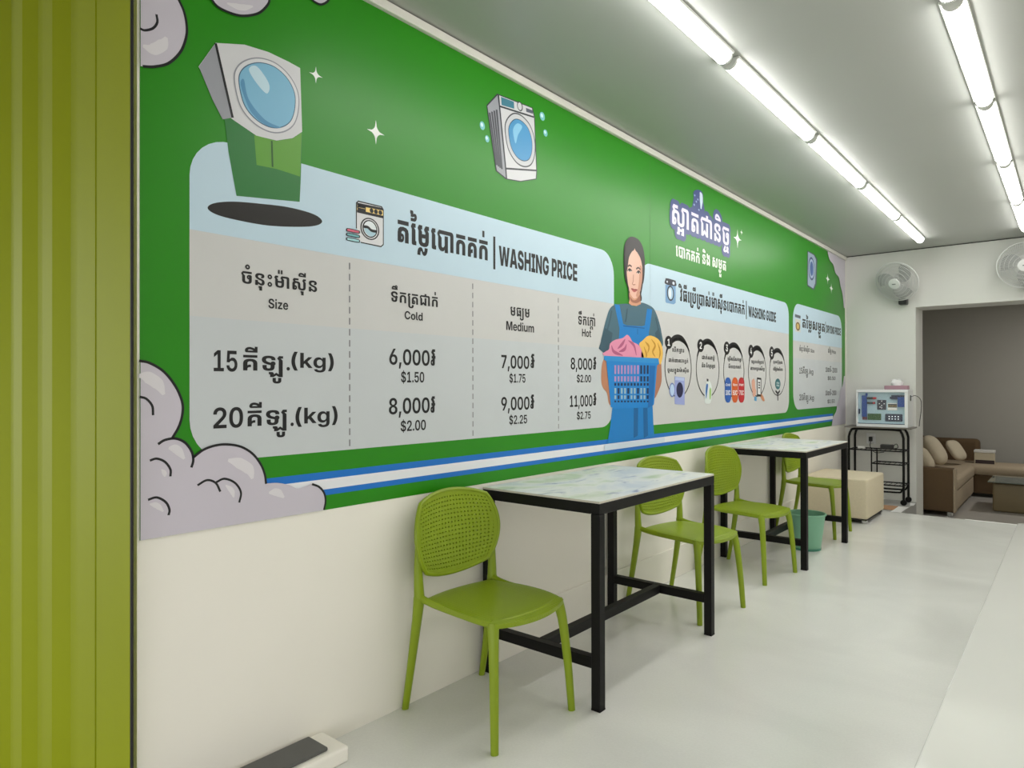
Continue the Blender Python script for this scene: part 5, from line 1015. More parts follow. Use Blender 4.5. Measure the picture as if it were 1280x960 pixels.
RUNS = {
 'title': (4389, [('T65', 0, 0), ('T133', 589, 0), ('T76', 864, 0), ('T222', 1477, 0), ('T131', 1477, 0), ('T278', 1749, 0), ('T49', 2625, 0), ('T51', 3213, 0), ('T49', 3801, 0), ('T146', 4389, 0)]),
 'size': (4226, [('B54', 0, 0), ('B137', 654, 0), ('B69', 654, 0), ('B115', 1305, 0), ('B139', 1305, 0), ('B288', 1697, 0), ('B141', 2357, 0), ('B83', 2640, 0), ('B115', 3575, 0), ('B109', 3575, 0), ('B69', 3575, 0)]),
 'cold': (3781, [('B67', 0, 0), ('B111', 618, 0), ('B49', 618, 0), ('B220', 1269, 0), ('B65', 1532, 0), ('B250', 2184, 0), ('B49', 3130, 0), ('B146', 3781, 0)]),
 'med': (2268, [('B76', 0, 0), ('B68', 660, 0), ('B218', 1324, 0), ('B76', 1608, 0)]),
 'hot': (2509, [('B67', 0, 0), ('B111', 618, 0), ('B49', 618, 0), ('B131', 1269, 0), ('B49', 1568, 0), ('B196', 2219, 0), ('B104', 2219, 0), ('B146', 2509, 0)]),
 'kilo': (1544, [('B51', 0, 0), ('B109', 651, 0), ('B85', 651, 0), ('B117', 1544, -235)]),
 'riel': (373, [('B169', 0, 0)]),
 'logo': (4112, [('B302', 0, 0), ('B231', 935, 0), ('B65', 1209, 0), ('B250', 1861, 0), ('B69', 2807, 0), ('B105', 3458, 0), ('B54', 3458, 0), ('B189', 4112, 0)]),
 'tag1': (2912, [('T131', 0, 0), ('T278', 272, 0), ('T49', 1148, 0), ('T51', 1736, 0), ('T49', 2324, 0), ('T146', 2912, 0)]),
 'tag2': (1213, [('T69', 0, 0), ('T105', 604, 0), ('T53', 604, 0)]),
 'tag3': (2048, [('T83', 0, 0), ('T76', 846, 0), ('T188', 1459, 0), ('T119', 1459, -235), ('T65', 1459, 0)]),
 'guide': (9304, [('T80', 0, 0), ('T105', 362, 0), ('T68', 362, 0), ('T109', 970, 0), ('T131', 970, 0), ('T220', 1242, 0), ('T70', 1487, 0), ('T109', 2100, 0), ('T220', 2100, 0), ('T278', 2345, 0), ('T83', 3221, 0), ('T146', 4067, 0), ('T288', 4067, 0), ('T141', 4680, 0), ('T83', 4942, 0), ('T115', 5788, 0), ('T109', 5788, 0), ('T69', 5788, 0), ('T131', 6392, 0), ('T278', 6664, 0), ('T49', 7540, 0), ('T51', 8128, 0), ('T49', 8716, 0), ('T146', 9304, 0)]),
 'dry': (3525, [('T65', 0, 0), ('T133', 589, 0), ('T76', 864, 0), ('T222', 1477, 0), ('T83', 1477, 0), ('T76', 2323, 0), ('T188', 2936, 0), ('T119', 2936, -235), ('T65', 2936, 0)]),
 'price': (1620, [('B65', 0, 0), ('B133', 652, 0), ('B76', 960, 0), ('B222', 1620, 0)]),
 'min': (1555, [('B276', 0, 0), ('B67', 937, 0), ('B109', 1555, 0)]),
 's1a': (2883, [('B131', 0, 0), ('B70', 299, 0), ('B109', 959, 0), ('B49', 959, 0), ('B272', 1610, 0), ('B223', 2228, 0), ('B78', 2527, 0)]),
 's1b': (6093, [('B258', 0, 0), ('B49', 932, 0), ('B146', 1583, 0), ('B131', 1583, 0), ('B238', 1882, 0), ('B308', 2813, 0), ('B80', 3760, 0), ('B49', 4140, 0), ('B50', 4791, 0), ('B223', 5442, 0), ('B49', 5442, 0), ('B146', 6093, 0)]),
 's1c': (5426, [('B54', 0, 0), ('B117', 654, 0), ('B79', 654, 0), ('B49', 1586, 0), ('B209', 2237, 0), ('B115', 2237, -235), ('B53', 2237, 0), ('B288', 2897, 0), ('B141', 3557, 0), ('B83', 3840, 0), ('B115', 4775, 0), ('B109', 4775, 0), ('B69', 4775, 0)]),
 's2a': (3452, [('B258', 0, 0), ('B49', 932, 0), ('B146', 1583, 0), ('B302', 1583, 0), ('B70', 2792, 0), ('B144', 3452, 0), ('B117', 3452, 0)]),
 's2b': (5082, [('B69', 0, 0), ('B105', 651, 0), ('B53', 651, 0), ('B67', 1571, 0), ('B111', 2189, 0), ('B49', 2189, 0), ('B220', 2840, 0), ('B49', 3103, 0), ('B86', 3754, 0), ('B117', 4422, 0), ('B70', 4422, 0)]),
 's3a': (5652, [('B131', 0, 0), ('B220', 299, 0), ('B56', 562, 0), ('B109', 1227, 0), ('B83', 1227, 0), ('B131', 2162, 0), ('B78', 2461, 0), ('B109', 2817, 0), ('B83', 2817, 0), ('B49', 3752, 0), ('B131', 4403, 0), ('B76', 4702, 0), ('B196', 5362, 0), ('B104', 5362, 0), ('B146', 5652, 0)]),
 's3b': (4466, [('B67', 0, 0), ('B111', 618, 0), ('B49', 618, 0), ('B131', 1269, 0), ('B278', 1568, 0), ('B49', 2513, 0), ('B51', 3164, 0), ('B49', 3815, 0), ('B146', 4466, 0)]),
 's4a': (5064, [('B131', 0, 0), ('B83', 299, 0), ('B183', 1234, 0), ('B69', 1234, 0), ('B70', 1885, 0), ('B53', 2545, 0), ('B146', 3205, 0), ('B220', 3205, 0), ('B278', 3468, 0), ('B49', 4413, 0), ('B146', 5064, 0)]),
 's4b': (4147, [('B268', 0, 0), ('B76', 932, 0), ('B67', 1592, 0), ('B117', 2210, 0), ('B78', 2210, 0), ('B83', 2566, 0), ('B156', 3501, 0), ('B74', 3501, 0), ('B207', 4147, 0)]),
 's5a': (3280, [('B54', 0, 0), ('B115', 654, 0), ('B54', 654, 0), ('B70', 1308, 0), ('B144', 1968, 0), ('B117', 1968, 0), ('B65', 1968, 0), ('B115', 2620, 0), ('B53', 2620, 0)]),
 's5b': (5720, [('B131', 0, 0), ('B60', 299, 0), ('B109', 950, 0), ('B76', 950, 0), ('B210', 1610, 0), ('B109', 1610, 0), ('B60', 1894, 0), ('B137', 2545, 0), ('B131', 2545, 0), ('B64', 2844, 0), ('B109', 4076, 0), ('B78', 4076, 0), ('B236', 4432, 0), ('B78', 5364, 0)]),
}

# ------------------------------------------------------------------ mural: flat vinyl print on the left wall
def layer_x(n):
    return 0.0016+0.00035*n


def winding(P, contours):
    w = np.zeros(len(P), int)
    for c in contours:
        c = np.asarray(c, float)
        a, b = c, np.roll(c, -1, axis=0)
        for (x1, y1), (x2, y2) in zip(a, b):
            if y1 == y2:
                continue
            up = (P[:, 1] >= min(y1, y2)) & (P[:, 1] < max(y1, y2))
            if not up.any():
                continue
            xi = x1+(P[:, 1]-y1)*(x2-x1)/(y2-y1)
            w += np.where(up & (P[:, 0] < xi), 1 if y2 > y1 else -1, 0)
    return w


def fill(contours, evenodd=False):
    """triangles inside closed contours (non-zero winding)"""
    vs, es = [], []
    for c in contours:
        o = len(vs)
        n = len(c)
        vs += [Vector((p[0], p[1])) for p in c]
        es += [(o+i, o+(i+1) % n) for i in range(n)]
    ov, oe, of = geometry.delaunay_2d_cdt(vs, es, [], 0, 1e-6)[:3]
    if not of:
        return [], []
    pts = np.array([(v.x, v.y) for v in ov])
    tri = np.array([f[:3] for f in of])
    cen = pts[tri].mean(axis=1)
    w = winding(cen, contours)
    keep = (w % 2 != 0) if evenodd else (w != 0)
    return pts, tri[keep]


def flat_mesh(name, pts, tri, layer, material, parent):
    mb = MB()
    x = layer_x(layer)
    used = sorted(set(int(i) for t_ in tri for i in t_))
    mp = {u: k for k, u in enumerate(used)}
    mb.v = [(x, float(pts[u][0]), float(pts[u][1])) for u in used]
    mb.f = [tuple(mp[int(i)] for i in t_) for t_ in tri]
    return mb.build(name, material, parent)


def shape(name, contours, layer, material, parent, evenodd=False):
    pts, tri = fill(contours, evenodd)
    return flat_mesh(name, pts, tri, layer, material, parent)


def stroke(name, lines, width, layer, material, parent, taper=False):
    """lines of wall points drawn with a pen of the given width"""
    mb = MB()
    x = layer_x(layer)
    for ln in lines:
        P = np.array(ln, float)
        n = len(P)
        tg = np.gradient(P, axis=0)
        tg /= np.maximum(1e-9, np.linalg.norm(tg, axis=1))[:, None]
        nr = np.stack([-tg[:, 1], tg[:, 0]], axis=1)
        for_w = np.full(n, width/2)
        if taper:
            s = np.linspace(0, 1, n)
            for_w = width/2*np.minimum(1, 0.25+2.2*np.minimum(s, 1-s))
        A, B = P+nr*for_w[:, None], P-nr*for_w[:, None]
        vs = [(x, a[0], a[1]) for a in A]+[(x, b[0], b[1]) for b in B]
        mb.add(vs, [(i, i+1, n+i+1, n+i) for i in range(n-1)])
    return mb.build(name, material, parent)


def crop(ox, oy, s):
    return lambda x, y: W(ox+x/s, oy+y/s)


def cw(fn, pts):
    return [fn(*p) for p in pts]


def sm(fn, pts, per=8, closed=True):
    return smooth_path(cw(fn, pts), per, closed)


def ell(cx, cy, rx, ry, n=40, a0=0.0, a1=2*math.pi):
    """ellipse upright on the wall, given in photograph pixels"""
    c = W(cx, cy)
    rz = (W(cx, cy-ry)[1]-W(cx, cy+ry)[1])/2
    r_y = (W(cx+rx, cy)[0]-W(cx-rx, cy)[0])/2
    full = abs(a1-a0-2*math.pi) < 1e-6
    return [(c[0]+r_y*math.cos(a0+(a1-a0)*k/(n if full else n-1)), c[1]+rz*math.sin(a0+(a1-a0)*k/(n if full else n-1))) for k in range(n)]


def rrect(y0, y1, z0, z1, r, n=8, corners=(1, 1, 1, 1)):
    """rounded rectangle; corners: lower left, lower right, upper right, upper left"""
    out = []
    for k, (cy_, cz_, a) in enumerate(((y0+r, z0+r, math.pi), (y1-r, z0+r, 1.5*math.pi), (y1-r, z1-r, 0), (y0+r, z1-r, 0.5*math.pi))):
        if corners[k]:
            out += [(cy_+r*math.cos(a+0.5*math.pi*i/n), cz_+r*math.sin(a+0.5*math.pi*i/n)) for i in range(n+1)]
        else:
            out.append(((y0, y1, y1, y0)[k], (z0, z0, z1, z1)[k]))
    return out


def ring(outer, inner):
    return [outer, inner[::-1]]


# lettering ---------------------------------------------------------------
_cache = {}


def glyph(key):
    if key in _cache:
        return _cache[key]
    adv, src = GLYPHS[key]
    cons = []
    for c in (src.split('|') if src else []):
        pts, x, y = [], 0, 0
        for tk in c.split(','):
            on = not tk.startswith('q')
            dx, dy = (tk if on else tk[1:]).split()
            x += int(dx)
            y += int(dy)
            pts.append((x, y, on))
        full = []
        n = len(pts)
        for i in range(n):
            a, b = pts[i], pts[(i+1) % n]
            full.append(a)
            if not a[2] and not b[2]:
                full.append(((a[0]+b[0])/2, (a[1]+b[1])/2, True))
        k = next(i for i, p_ in enumerate(full) if p_[2])
        full = full[k:]+full[:k]+[full[k]]
        R, i = [full[0][:2]], 0
        while i < len(full)-1:
            if full[i+1][2]:
                R.append(full[i+1][:2])
                i += 1
            else:
                a, b, c_ = full[i], full[i+1], full[i+2]
                for tt in (0.34, 0.67, 1.0):
                    R.append(tuple((1-tt)**2*a[j]+2*tt*(1-tt)*b[j]+tt*tt*c_[j] for j in (0, 1)))
                i += 2
        cons.append(R[:-1] if R[0] == R[-1] else R)
    pts, tri = fill(cons) if cons else (np.zeros((0, 2)), [])
    _cache[key] = (adv, np.asarray(pts, float), np.asarray(tri, int).reshape(-1, 3))
    return _cache[key]


def layout(text):
    """list of (glyph, x, y): 'K:name' is a Khmer run, otherwise plain letters in face l or t"""
    if text.startswith('K:'):
        return RUNS[text[2:]][1]
    face, s = text[0], text[2:]
    out, x = [], 0
    for ch in s:
        if ch == ' ':
            x += 260
            continue
        out.append((face+ch, x, 0))
        x += glyph(face+ch)[0]
    return out


def lettering(text, xl, xr, yb, h, layer, material, parent, ref=None, name='lettering', grow=0.0, fit=False):
    """text between pixel columns xl..xr; baseline at pixel (xl, yb), letter height h pixels there"""
    items = layout(text)
    V, T, o = [], [], 0
    for key, gx, gy in items:
        adv, pts, tri = glyph(key)
        if len(pts) == 0:
            continue
        V.append(pts+np.array([gx, gy]))
        T.append(tri+o)
        o += len(pts)
    V, T = np.concatenate(V), np.concatenate(T)
    lo, hi = V[:, 0].min(), V[:, 0].max()
    y0, z0 = W(xl, yb)
    y1 = W(xr, yb)[0]
    zt = W(xl, yb-h)[1]
    if fit:
        ref = V[:, 1].max()-V[:, 1].min()
        V = V-np.array([0, V[:, 1].min()])
    if ref is None:
        ref = 586.0 if text.startswith('K:') else 728.0
    sx, sz = (y1-y0)/(hi-lo), (zt-z0)/ref
    Q = np.stack([y0+(V[:, 0]-lo)*sx, z0+V[:, 1]*sz], axis=1)
    if grow > 0:        # fattened copy: an outline behind the letters
        QQ, TT = [], []
        for k in range(14):
            a = 2*math.pi*k/14
            QQ.append(Q+grow*np.array([math.cos(a), math.sin(a)]))
            TT.append(T+k*len(Q))
        mb = MB()
        for k in range(14):
            x = layer_x(layer)+k*0.00002
            mb.add([(x, q[0], q[1]) for q in QQ[k]], [tuple(map(int, tt)) for tt in T])
        return mb.build(name, material, parent)
    return flat_mesh(name, Q, T, layer, material, parent)


GREEN, BLACK = ink(34, 130, 4), ink(24, 24, 28)
HEADER, WHITE, GREY = ink(188, 211, 226), ink(200, 200, 200), ink(194, 199, 203)
CLOUD, CLOUDHI = ink(196, 190, 202), ink(214, 210, 216)
BLUE, PURE = ink(24, 110, 196), ink(226, 228, 234)
mural = thing('wall_mural', 'large green printed laundry price mural covering the upper left wall', 'mural', (0, 0, 0))
mural.location = (0, 0, 0)
my0, my1, mz0, mz1 = 0.792, D-0.014, 0.8186, 2.679
box(0.0, 0.0014, my0, my1, mz0, mz1).build('green_background', GREEN, mural)
c3 = crop(160, 400, 3.43)

# stripes along the bottom
ys = W(330, 590)[0]
ye = W(1041, 520)[0]
z1_, z2_, z3_, z4_ = 0.9520, 0.9265, 0.8905, 0.8700
sp = shape('white_stripe', [[(ys, z3_), (ye, z3_), (ye, z2_), (ys, z2_)]], 1, PURE, mural)
shape('blue_stripe', [[(ys, z2_), (ye, z2_), (ye, z1_), (ys, z1_)]], 1, BLUE, mural)
shape('blue_stripe', [[(ys, z4_), (ye, z4_), (ye, z3_), (ys, z3_)]], 1, BLUE, mural)


# panels ------------------------------------------------------------------
def panel(name, y0, y1, z0, z1, zh, zg, r):
    p_ = shape(name, [rrect(y0, y1, z0, z1, r)], 1, WHITE, mural)
    shape('header_band', [rrect(y0, y1, zh, z1, r, corners=(0, 0, 1, 1))], 2, HEADER, p_)
    if zg is not None:
        shape('lower_band', [rrect(y0, y1, z0, zg, r, corners=(1, 1, 0, 0))], 2, GREY, p_)
    return p_


zt1 = W(600, 268.5)[1]
price = panel('washing_price_panel', W(236.5, 400)[0], W(767, 400)[0], 1.0226, zt1, 1.7189, 1.4616, 0.13)
for px in (436.5, 590.5, 697.5):
    y = W(px, 450)[0]
    z, segs = 1.035, []
    while z < 1.71:
        segs.append([(y, z), (y, min(1.715, z+0.024))])
        z += 0.040
    stroke('dashed_divider', segs, 0.0055, 3, ink(120, 120, 124), price)

for txt, xl, xr, yb, h in [
        ('K:title', 496.5, 609, 302, 27.5), ('t:|', 616, 618.6, 328.5, 25), ('t:WASHING PRICE', 623, 721, 331.5, 24.5),
        ('K:size', 301, 395.7, 354, 15.5), ('l:Size', 335, 359.6, 385.2, 12),
        ('l:15', 266.5, 296.2, 464, 26.5), ('K:kilo', 303.3, 353.3, 463, 19.5), ('l:.', 357.5, 361.8, 463, 20), ('l:(kg)', 363.7, 416.6, 459.5, 19),
        ('l:20', 266, 303.3, 535.8, 26), ('K:kilo', 308.9, 358, 533, 19.5), ('l:.', 362.5, 366.6, 532.5, 20), ('l:(kg)', 368.8, 421.4, 530, 20),
        ('K:cold', 488.3, 546.6, 377, 13.3), ('l:Cold', 505.2, 527.7, 398.8, 10.2),
        ('K:med', 637.4, 661.3, 394.4, 11.2), ('l:Medium', 632.3, 666.9, 412.4, 11.2),
        ('K:hot', 722.3, 743.4, 405.6, 11), ('l:Hot', 727, 738.3, 420.5, 9.6),
        ('l:6,000', 486, 536.5, 455.7, 20.2), ('K:riel', 537.8, 543.8, 457, 14.5), ('l:$1.50', 500.7, 529.7, 477.9, 13.4),
        ('l:7,000', 626, 661, 460.2, 16.6), ('K:riel', 662.6, 667.6, 460, 12.5), ('l:$1.75', 636.3, 656.2, 478.2, 11),
        ('l:8,000', 712.8, 739.7, 461.6, 14.6), ('K:riel', 740.8, 744.8, 461.8, 11), ('l:$2.00', 720.5, 738.2, 477.8, 9.4),
        ('l:8,000', 485.5, 536.5, 518, 20.2), ('K:riel', 537.6, 543.4, 516, 14.5), ('l:$2.00', 500.2, 531.7, 539.4, 13.2),
        ('l:9,000', 626, 661.3, 513.3, 16.8), ('K:riel', 662.4, 667.2, 511, 12.5), ('l:$2.25', 636, 658.3, 530.6, 11),
        ('l:11,000', 711.8, 740, 508.8, 14.4), ('K:riel', 740.9, 744.9, 506.8, 11), ('l:$2.75', 720.6, 737.8, 524.4, 9.4)]:
    lettering(txt, xl, xr, yb, h*(1.42 if 'riel' in txt else 1.0), 4, BLACK, price, fit='riel' in txt)

# washer icon with folded towels on the price header
c6 = crop(425, 240, 12.0)
ic = shape('washer_icon', [cw(c6, [(232, 160), (265, 130), (620, 215), (650, 265), (650, 795), (610, 830), (305, 765), (290, 560), (232, 548)])], 3, BLACK, price)
shape('washer_icon_body', [cw(c6, [(245, 175), (268, 150), (612, 232), (636, 270), (636, 785), (606, 812), (300, 748), (245, 740)])], 4, ink(214, 214, 218), price)
shape('washer_icon_panel', [cw(c6, [(246, 178), (636, 268), (636, 372), (246, 285)])], 5, ink(236, 206, 128), price)
stroke('washer_icon_lines', [cw(c6, [(246, 182), (636, 262)]), cw(c6, [(246, 288), (636, 378)]), cw(c6, [(262, 210), (372, 236), (372, 280), (262, 255), (262, 210)])], 0.010, 6, BLACK, price)
ec = W(425+440/12, 240+558/12)
shape('washer_icon_knobs', [ell(425+a/12, 240+b/12, 2.4, 2.9, 18) for a, b in ((465, 282), (530, 297), (596, 312))], 6, BLACK, price)
shape('washer_icon_door_rim', ring(ell(425+440/12, 240+556/12, 11.8, 13.6), ell(425+440/12, 240+556/12, 10.4, 12.2)), 6, BLACK, price)
shape('washer_icon_glass', [ell(425+440/12, 240+556/12, 9.2, 10.9)], 6, BLACK, price)
shape('washer_icon_glass_pane', [ell(425+440/12, 240+556/12, 7.9, 9.5)], 7, ink(226, 232, 238), price)
shape('washer_icon_water', [cw(c6, [(350, 530), (410, 540), (460, 585), (530, 600), (520, 640), (470, 672), (420, 660), (365, 600)])], 8, ink(170, 200, 214), price)
stroke('washer_icon_wave', [sm(c6, [(345, 522), (405, 532), (460, 580), (535, 596)], 6, False)], 0.010, 9, BLACK, price)
for k, (y, col) in enumerate(((545, (206, 96, 120)), (612, (110, 170, 176)), (680, (160, 208, 214)))):
    shape('towel_outline', [sm(c6, [(84, y+10), (110, y), (262, y+32), (288, y+52), (270, y+82), (110, y+52), (84, y+36)], 5)], 8, BLACK, price)
    shape('towel', [sm(c6, [(98, y+16), (115, y+12), (258, y+42), (272, y+54), (260, y+70), (115, y+42), (98, y+32)], 5)], 9, ink(*col), price)

# guide panel -------------------------------------------------------------
zt2 = W(900, 355)[1]
guide = panel('washing_guide_panel', W(800, 400)[0], W(985.8, 440)[0], W(978, 515.5)[1]-0.005, zt2, W(904, 403)[1], None, 0.12)
lettering('K:guide', 847.6, 930.2, 375.8, 14.2, 4, BLACK, guide)
lettering('t:|', 932, 932.9, 394.5, 14, 4, BLACK, guide)
lettering('t:WASHING GUIDE', 935, 969.4, 395.8, 13.4, 4, BLACK, guide)
g5 = crop(810, 330, 5.05)
shape('guide_icon_body', [cw(g5, [(107, 130), (172, 142), (172, 245), (160, 255), (112, 245), (107, 235)])], 4, ink(120, 160, 200), guide)
shape('guide_icon_top', [sm(g5, [(107, 98), (115, 90), (166, 104), (172, 112), (172, 140), (107, 126)], 4)], 5, ink(44, 44, 58), guide)
shape('guide_icon_door', [ell(810+139/5.05, 330+185/5.05, 4.4, 9.5, 28)], 5, ink(44, 44, 58), guide)
shape('guide_icon_glass', [ell(810+139/5.05, 330+185/5.05, 3.2, 7.6, 28)], 6, ink(170, 200, 224), guide)
shape('guide_icon_gleam', [ell(810+135/5.05, 330+185/5.05, 1.6, 6.2, 20)], 7, ink(226, 232, 238), guide)
shape('guide_icon_lights', [ell(810+118/5.05, 330+112/5.05, 0.9, 1.3, 12), ell(810+158/5.05, 330+122/5.05, 1.5, 2.0, 12)], 6, ink(210, 216, 230), guide)
INKW = ink(232, 232, 232)
steps = [(105, 275, 465, 845, 128, 495, '1', 's1', [(150, 225, 553, 28), (128, 250, 618, 26), (120, 254, 680, 26)]),
         (303, 450, 490, 842, 330, 515, '2', 's2', [(338, 418, 600, 26), (338, 420, 652, 26)]),
         (475, 607, 512, 842, 495, 531, '3', 's3', [(500, 588, 608, 24), (506, 584, 658, 24)]),
         (632, 745, 530, 838, 648, 551, '4', 's4', [(650, 728, 625, 22), (645, 733, 668, 22)]),
         (765, 868, 545, 832, 779, 562, '5', 's5', [(788, 846, 626, 20), (788, 848, 672, 20)])]
for x0, x1, y0, y1, bx_, by_, num, key, rows in steps:
    cx_, cyy = 810+(x0+x1)/2/5.05, 330+(y0+y1)/2/5.05
    rx_, ry_ = (x1-x0)/2/5.05, (y1-y0)/2/5.05
    O = ell(cx_, cyy, rx_, ry_, 48)
    I_ = [(p_[0]*0.955+ell_c[0]*0.045, p_[1]*0.955+ell_c[1]*0.045) for p_ in O for ell_c in [np.mean(np.array(O), axis=0)]]
    st = shape('step_circle', ring(O, I_), 4, BLACK, guide)
    th = ell(cx_, cyy, rx_, ry_, 24, 0.6, 2.7)
    stroke('step_circle_brush', [th], 0.042, 4, BLACK, guide, taper=True)
    shape('step_badge', [ell(810+bx_/5.05, 330+by_/5.05, 20/5.05*(x1-x0)/160+0.5, 8.2, 28)], 5, BLACK, guide)
    lettering('t:'+num, 810+bx_/5.05-1.5*(x1-x0)/160, 810+bx_/5.05+1.5*(x1-x0)/160, 330+by_/5.05+4, 8.5, 6, INKW, guide) if num in 'x' else \
        lettering('l:'+num, 810+bx_/5.05-1.6*(x1-x0)/170, 810+bx_/5.05+1.6*(x1-x0)/170, 330+by_/5.05+4, 8.5, 6, INKW, guide)
    for s_, (a, b, yy, hh_) in zip('abc', rows):
        lettering('K:'+key+s_, 810+a/5.05, 810+b/5.05, 330+yy/5.05, hh_*0.78/5.05, 5, ink(40, 40, 44), guide)
# little pictures below the steps
shape('mini_washer', [cw(g5, [(165, 710), (228, 716), (228, 890), (165, 884)])], 6, ink(150, 160, 212), guide)
shape('mini_washer_top', [cw(g5, [(168, 712), (225, 718), (225, 738), (168, 733)])], 7, ink(176, 190, 226), guide)
shape('mini_washer_hole', [ell(810+197/5.05, 330+795/5.05, 4.2, 9.6, 28)], 7, ink(34, 34, 72), guide)
shape('mini_washer_lid', [ell(810+149/5.05, 330+795/5.05, 3.6, 9.0, 28)], 7, ink(120, 136, 196), guide)
shape('mini_washer_lid_glass', [ell(810+149/5.05, 330+795/5.05, 2.7, 7.2, 28)], 8, ink(184, 206, 236), guide)
shape('mini_bottle', [sm(g5, [(355, 870), (356, 790), (366, 745), (372, 735), (384, 738), (396, 760), (400, 800), (394, 870), (374, 882)], 4)], 6, ink(214, 222, 220), guide)
shape('mini_bottle_blue', [sm(g5, [(360, 800), (366, 758), (376, 762), (372, 800), (364, 850)], 4)], 7, ink(60, 110, 180), guide)
shape('mini_bottle_green', [sm(g5, [(384, 800), (390, 780), (396, 800), (392, 850), (386, 850)], 4)], 7, ink(150, 190, 110), guide)
shape('mini_bottle_cap', [cw(g5, [(368, 724), (378, 726), (378, 742), (368, 740)])], 7, ink(60, 60, 70), guide)
for a, b, col, t1_, t2_ in ((482, 522, (44, 92, 170), 'Cold', '30C'), (527, 565, (206, 92, 40), 'Warm', '50C'), (568, 606, (186, 40, 48), 'Hot', '70C')):
    ya, yb_ = W(810+a/5.05, 480)[0], W(810+b/5.05, 480)[0]
    zb, za = W(810+a/5.05, 330+876/5.05)[1], W(810+a/5.05, 330+716/5.05)[1]
    shape('temperature_pill', [rrect(ya, yb_, zb, za, 0.05)], 6, ink(*col), guide)
    lettering('l:'+t1_, 810+(a+6)/5.05, 810+(b-6)/5.05, 330+770/5.05, 3.2, 7, INKW, guide)
    lettering('l:'+t2_, 810+(a+5)/5.05, 810+(b-5)/5.05, 330+828/5.05, 6.0, 7, INKW, guide)
shape('mini_phone', [cw(g5, [(685, 716), (712, 720), (712, 838), (685, 834)])], 6, ink(36, 36, 40), guide)
shape('mini_phone_screen', [cw(g5, [(689, 728), (708, 731), (708, 824), (689, 821)])], 7, ink(216, 216, 216), guide)
stroke('mini_phone_text', [cw(g5, [(693, y), (704, y+2)]) for y in (748, 764, 780)], 0.012, 8, ink(80, 80, 84), guide)
shape('mini_hand', [sm(g5, [(652, 742), (664, 724), (672, 740), (674, 780), (680, 800), (676, 830), (662, 838), (656, 800)], 4)], 6, ink(212, 160, 140), guide)
shape('mini_sleeve', [cw(g5, [(668, 836), (684, 840), (682, 866), (668, 862)])], 7, ink(90, 160, 206), guide)
shape('mini_arm', [sm(g5, [(705, 815), (722, 830), (734, 862), (722, 864), (706, 836)], 4)], 6, ink(206, 140, 104), guide)
shape('mini_button', [ell(810+817/5.05, 330+757/5.05, 3.3, 6.8, 28)], 6, ink(52, 112, 120), guide)
shape('mini_button_marks', [ell(810+x_/5.05, 330+y_/5.05, 0.6, 1.4, 10) for x_, y_ in ((812, 750), (822, 752), (812, 766), (822, 768))], 7, ink(190, 206, 208), guide)
stroke('mini_pointer', [cw(g5, [(803, 800), (817, 818), (830, 800)]), cw(g5, [(817, 818), (817, 862)])], 0.02, 6, BLACK, guide)

# drying panel ------------------------------------------------------------
zt3 = W(1020, 386.5)[1]
dry = panel('drying_price_panel', W(991, 440)[0], W(1052, 440)[0], W(991, 512.5)[1], zt3, W(1020, 430)[1], W(1010, 449)[1], 0.16)
lettering('K:dry', 1002.7, 1030.5, 409.5, 11, 4, BLACK, dry)
lettering('t:|', 1031.3, 1031.8, 414, 9, 4, BLACK, dry)
lettering('t:DRYING PRICE', 1032.7, 1050.6, 415.8, 9.6, 4, BLACK, dry)
DK = ink(70, 70, 74)
for txt, xl, xr, yb, h in [('K:size', 998.8, 1011.5, 438.6, 5), ('l:Size', 1012.8, 1017.5, 440.5, 4.5), ('K:price', 1034.8, 1038.8, 441, 5), ('l:Price', 1039.6, 1044.4, 441.8, 4.5),
                           ('l:15', 998.8, 1002.5, 467, 7.6), ('K:kilo', 1003, 1009.4, 467, 6), ('l:.kg', 1010.2, 1016.2, 467.5, 6.5),
                           ('l:20', 998.8, 1003.4, 500.5, 7.6), ('K:kilo', 1003.8, 1010, 500.3, 6), ('l:.kg', 1010.8, 1017, 500.5, 6.5),
                           ('l:10', 1031.5, 1034, 465, 6), ('K:min', 1034.3, 1038.4, 465, 5), ('l:-2000', 1038.8, 1046.2, 465.6, 6), ('l:$0.50', 1034.3, 1044, 475, 4.6),
                           ('l:10', 1031.5, 1034, 494.2, 6), ('K:min', 1034.3, 1038.4, 494.2, 5), ('l:-2000', 1038.8, 1045, 494.2, 6), ('l:$0.50', 1034, 1043, 504.2, 4.6)]:
    lettering(txt, xl, xr, yb, h, 4, DK, dry)
shape('dryer_icon', [cw(W, [(993.6, 398), (1000.2, 400), (1000.2, 415.5), (993.6, 414.3)])], 4, ink(206, 206, 200), dry)
shape('dryer_icon_drum', ring(ell(996.9, 408, 2.7, 5.4, 24), ell(996.9, 408, 1.7, 3.6, 24)), 5, ink(110, 84, 40), dry)
shape('dryer_icon_core', [ell(996.9, 408, 1.7, 3.6, 24)], 5, ink(200, 170, 100), dry)
shape('dryer_icon_top', [cw(W, [(993.3, 392.6), (1000.2, 394.8), (1000.2, 398.4), (993.3, 396.3)])], 5, ink(92, 98, 110), dry)

# clouds ------------------------------------------------------------------
c1 = crop(160, 0, 4.0)


def cloud(name, fill_pts, fn, outlines, lights, curls, parent=mural, outline_w=0.0075):
    o = shape(name, [fill_pts], 11, CLOUD, parent)
    if outlines:
        for q in outlines:
            stroke('outline', [sm(fn, q, 8, False)], outline_w, 12, BLACK, o)
    if lights:
        for q, wd in lights:
            stroke('highlight', [sm(fn, q, 8, False)], wd*0.62, 12, CLOUDHI, o, taper=True)
    if curls:
        for q in curls:
            stroke('curl', [sm(fn, q, 8, False)], outline_w*0.9, 12, BLACK, o)
    return o


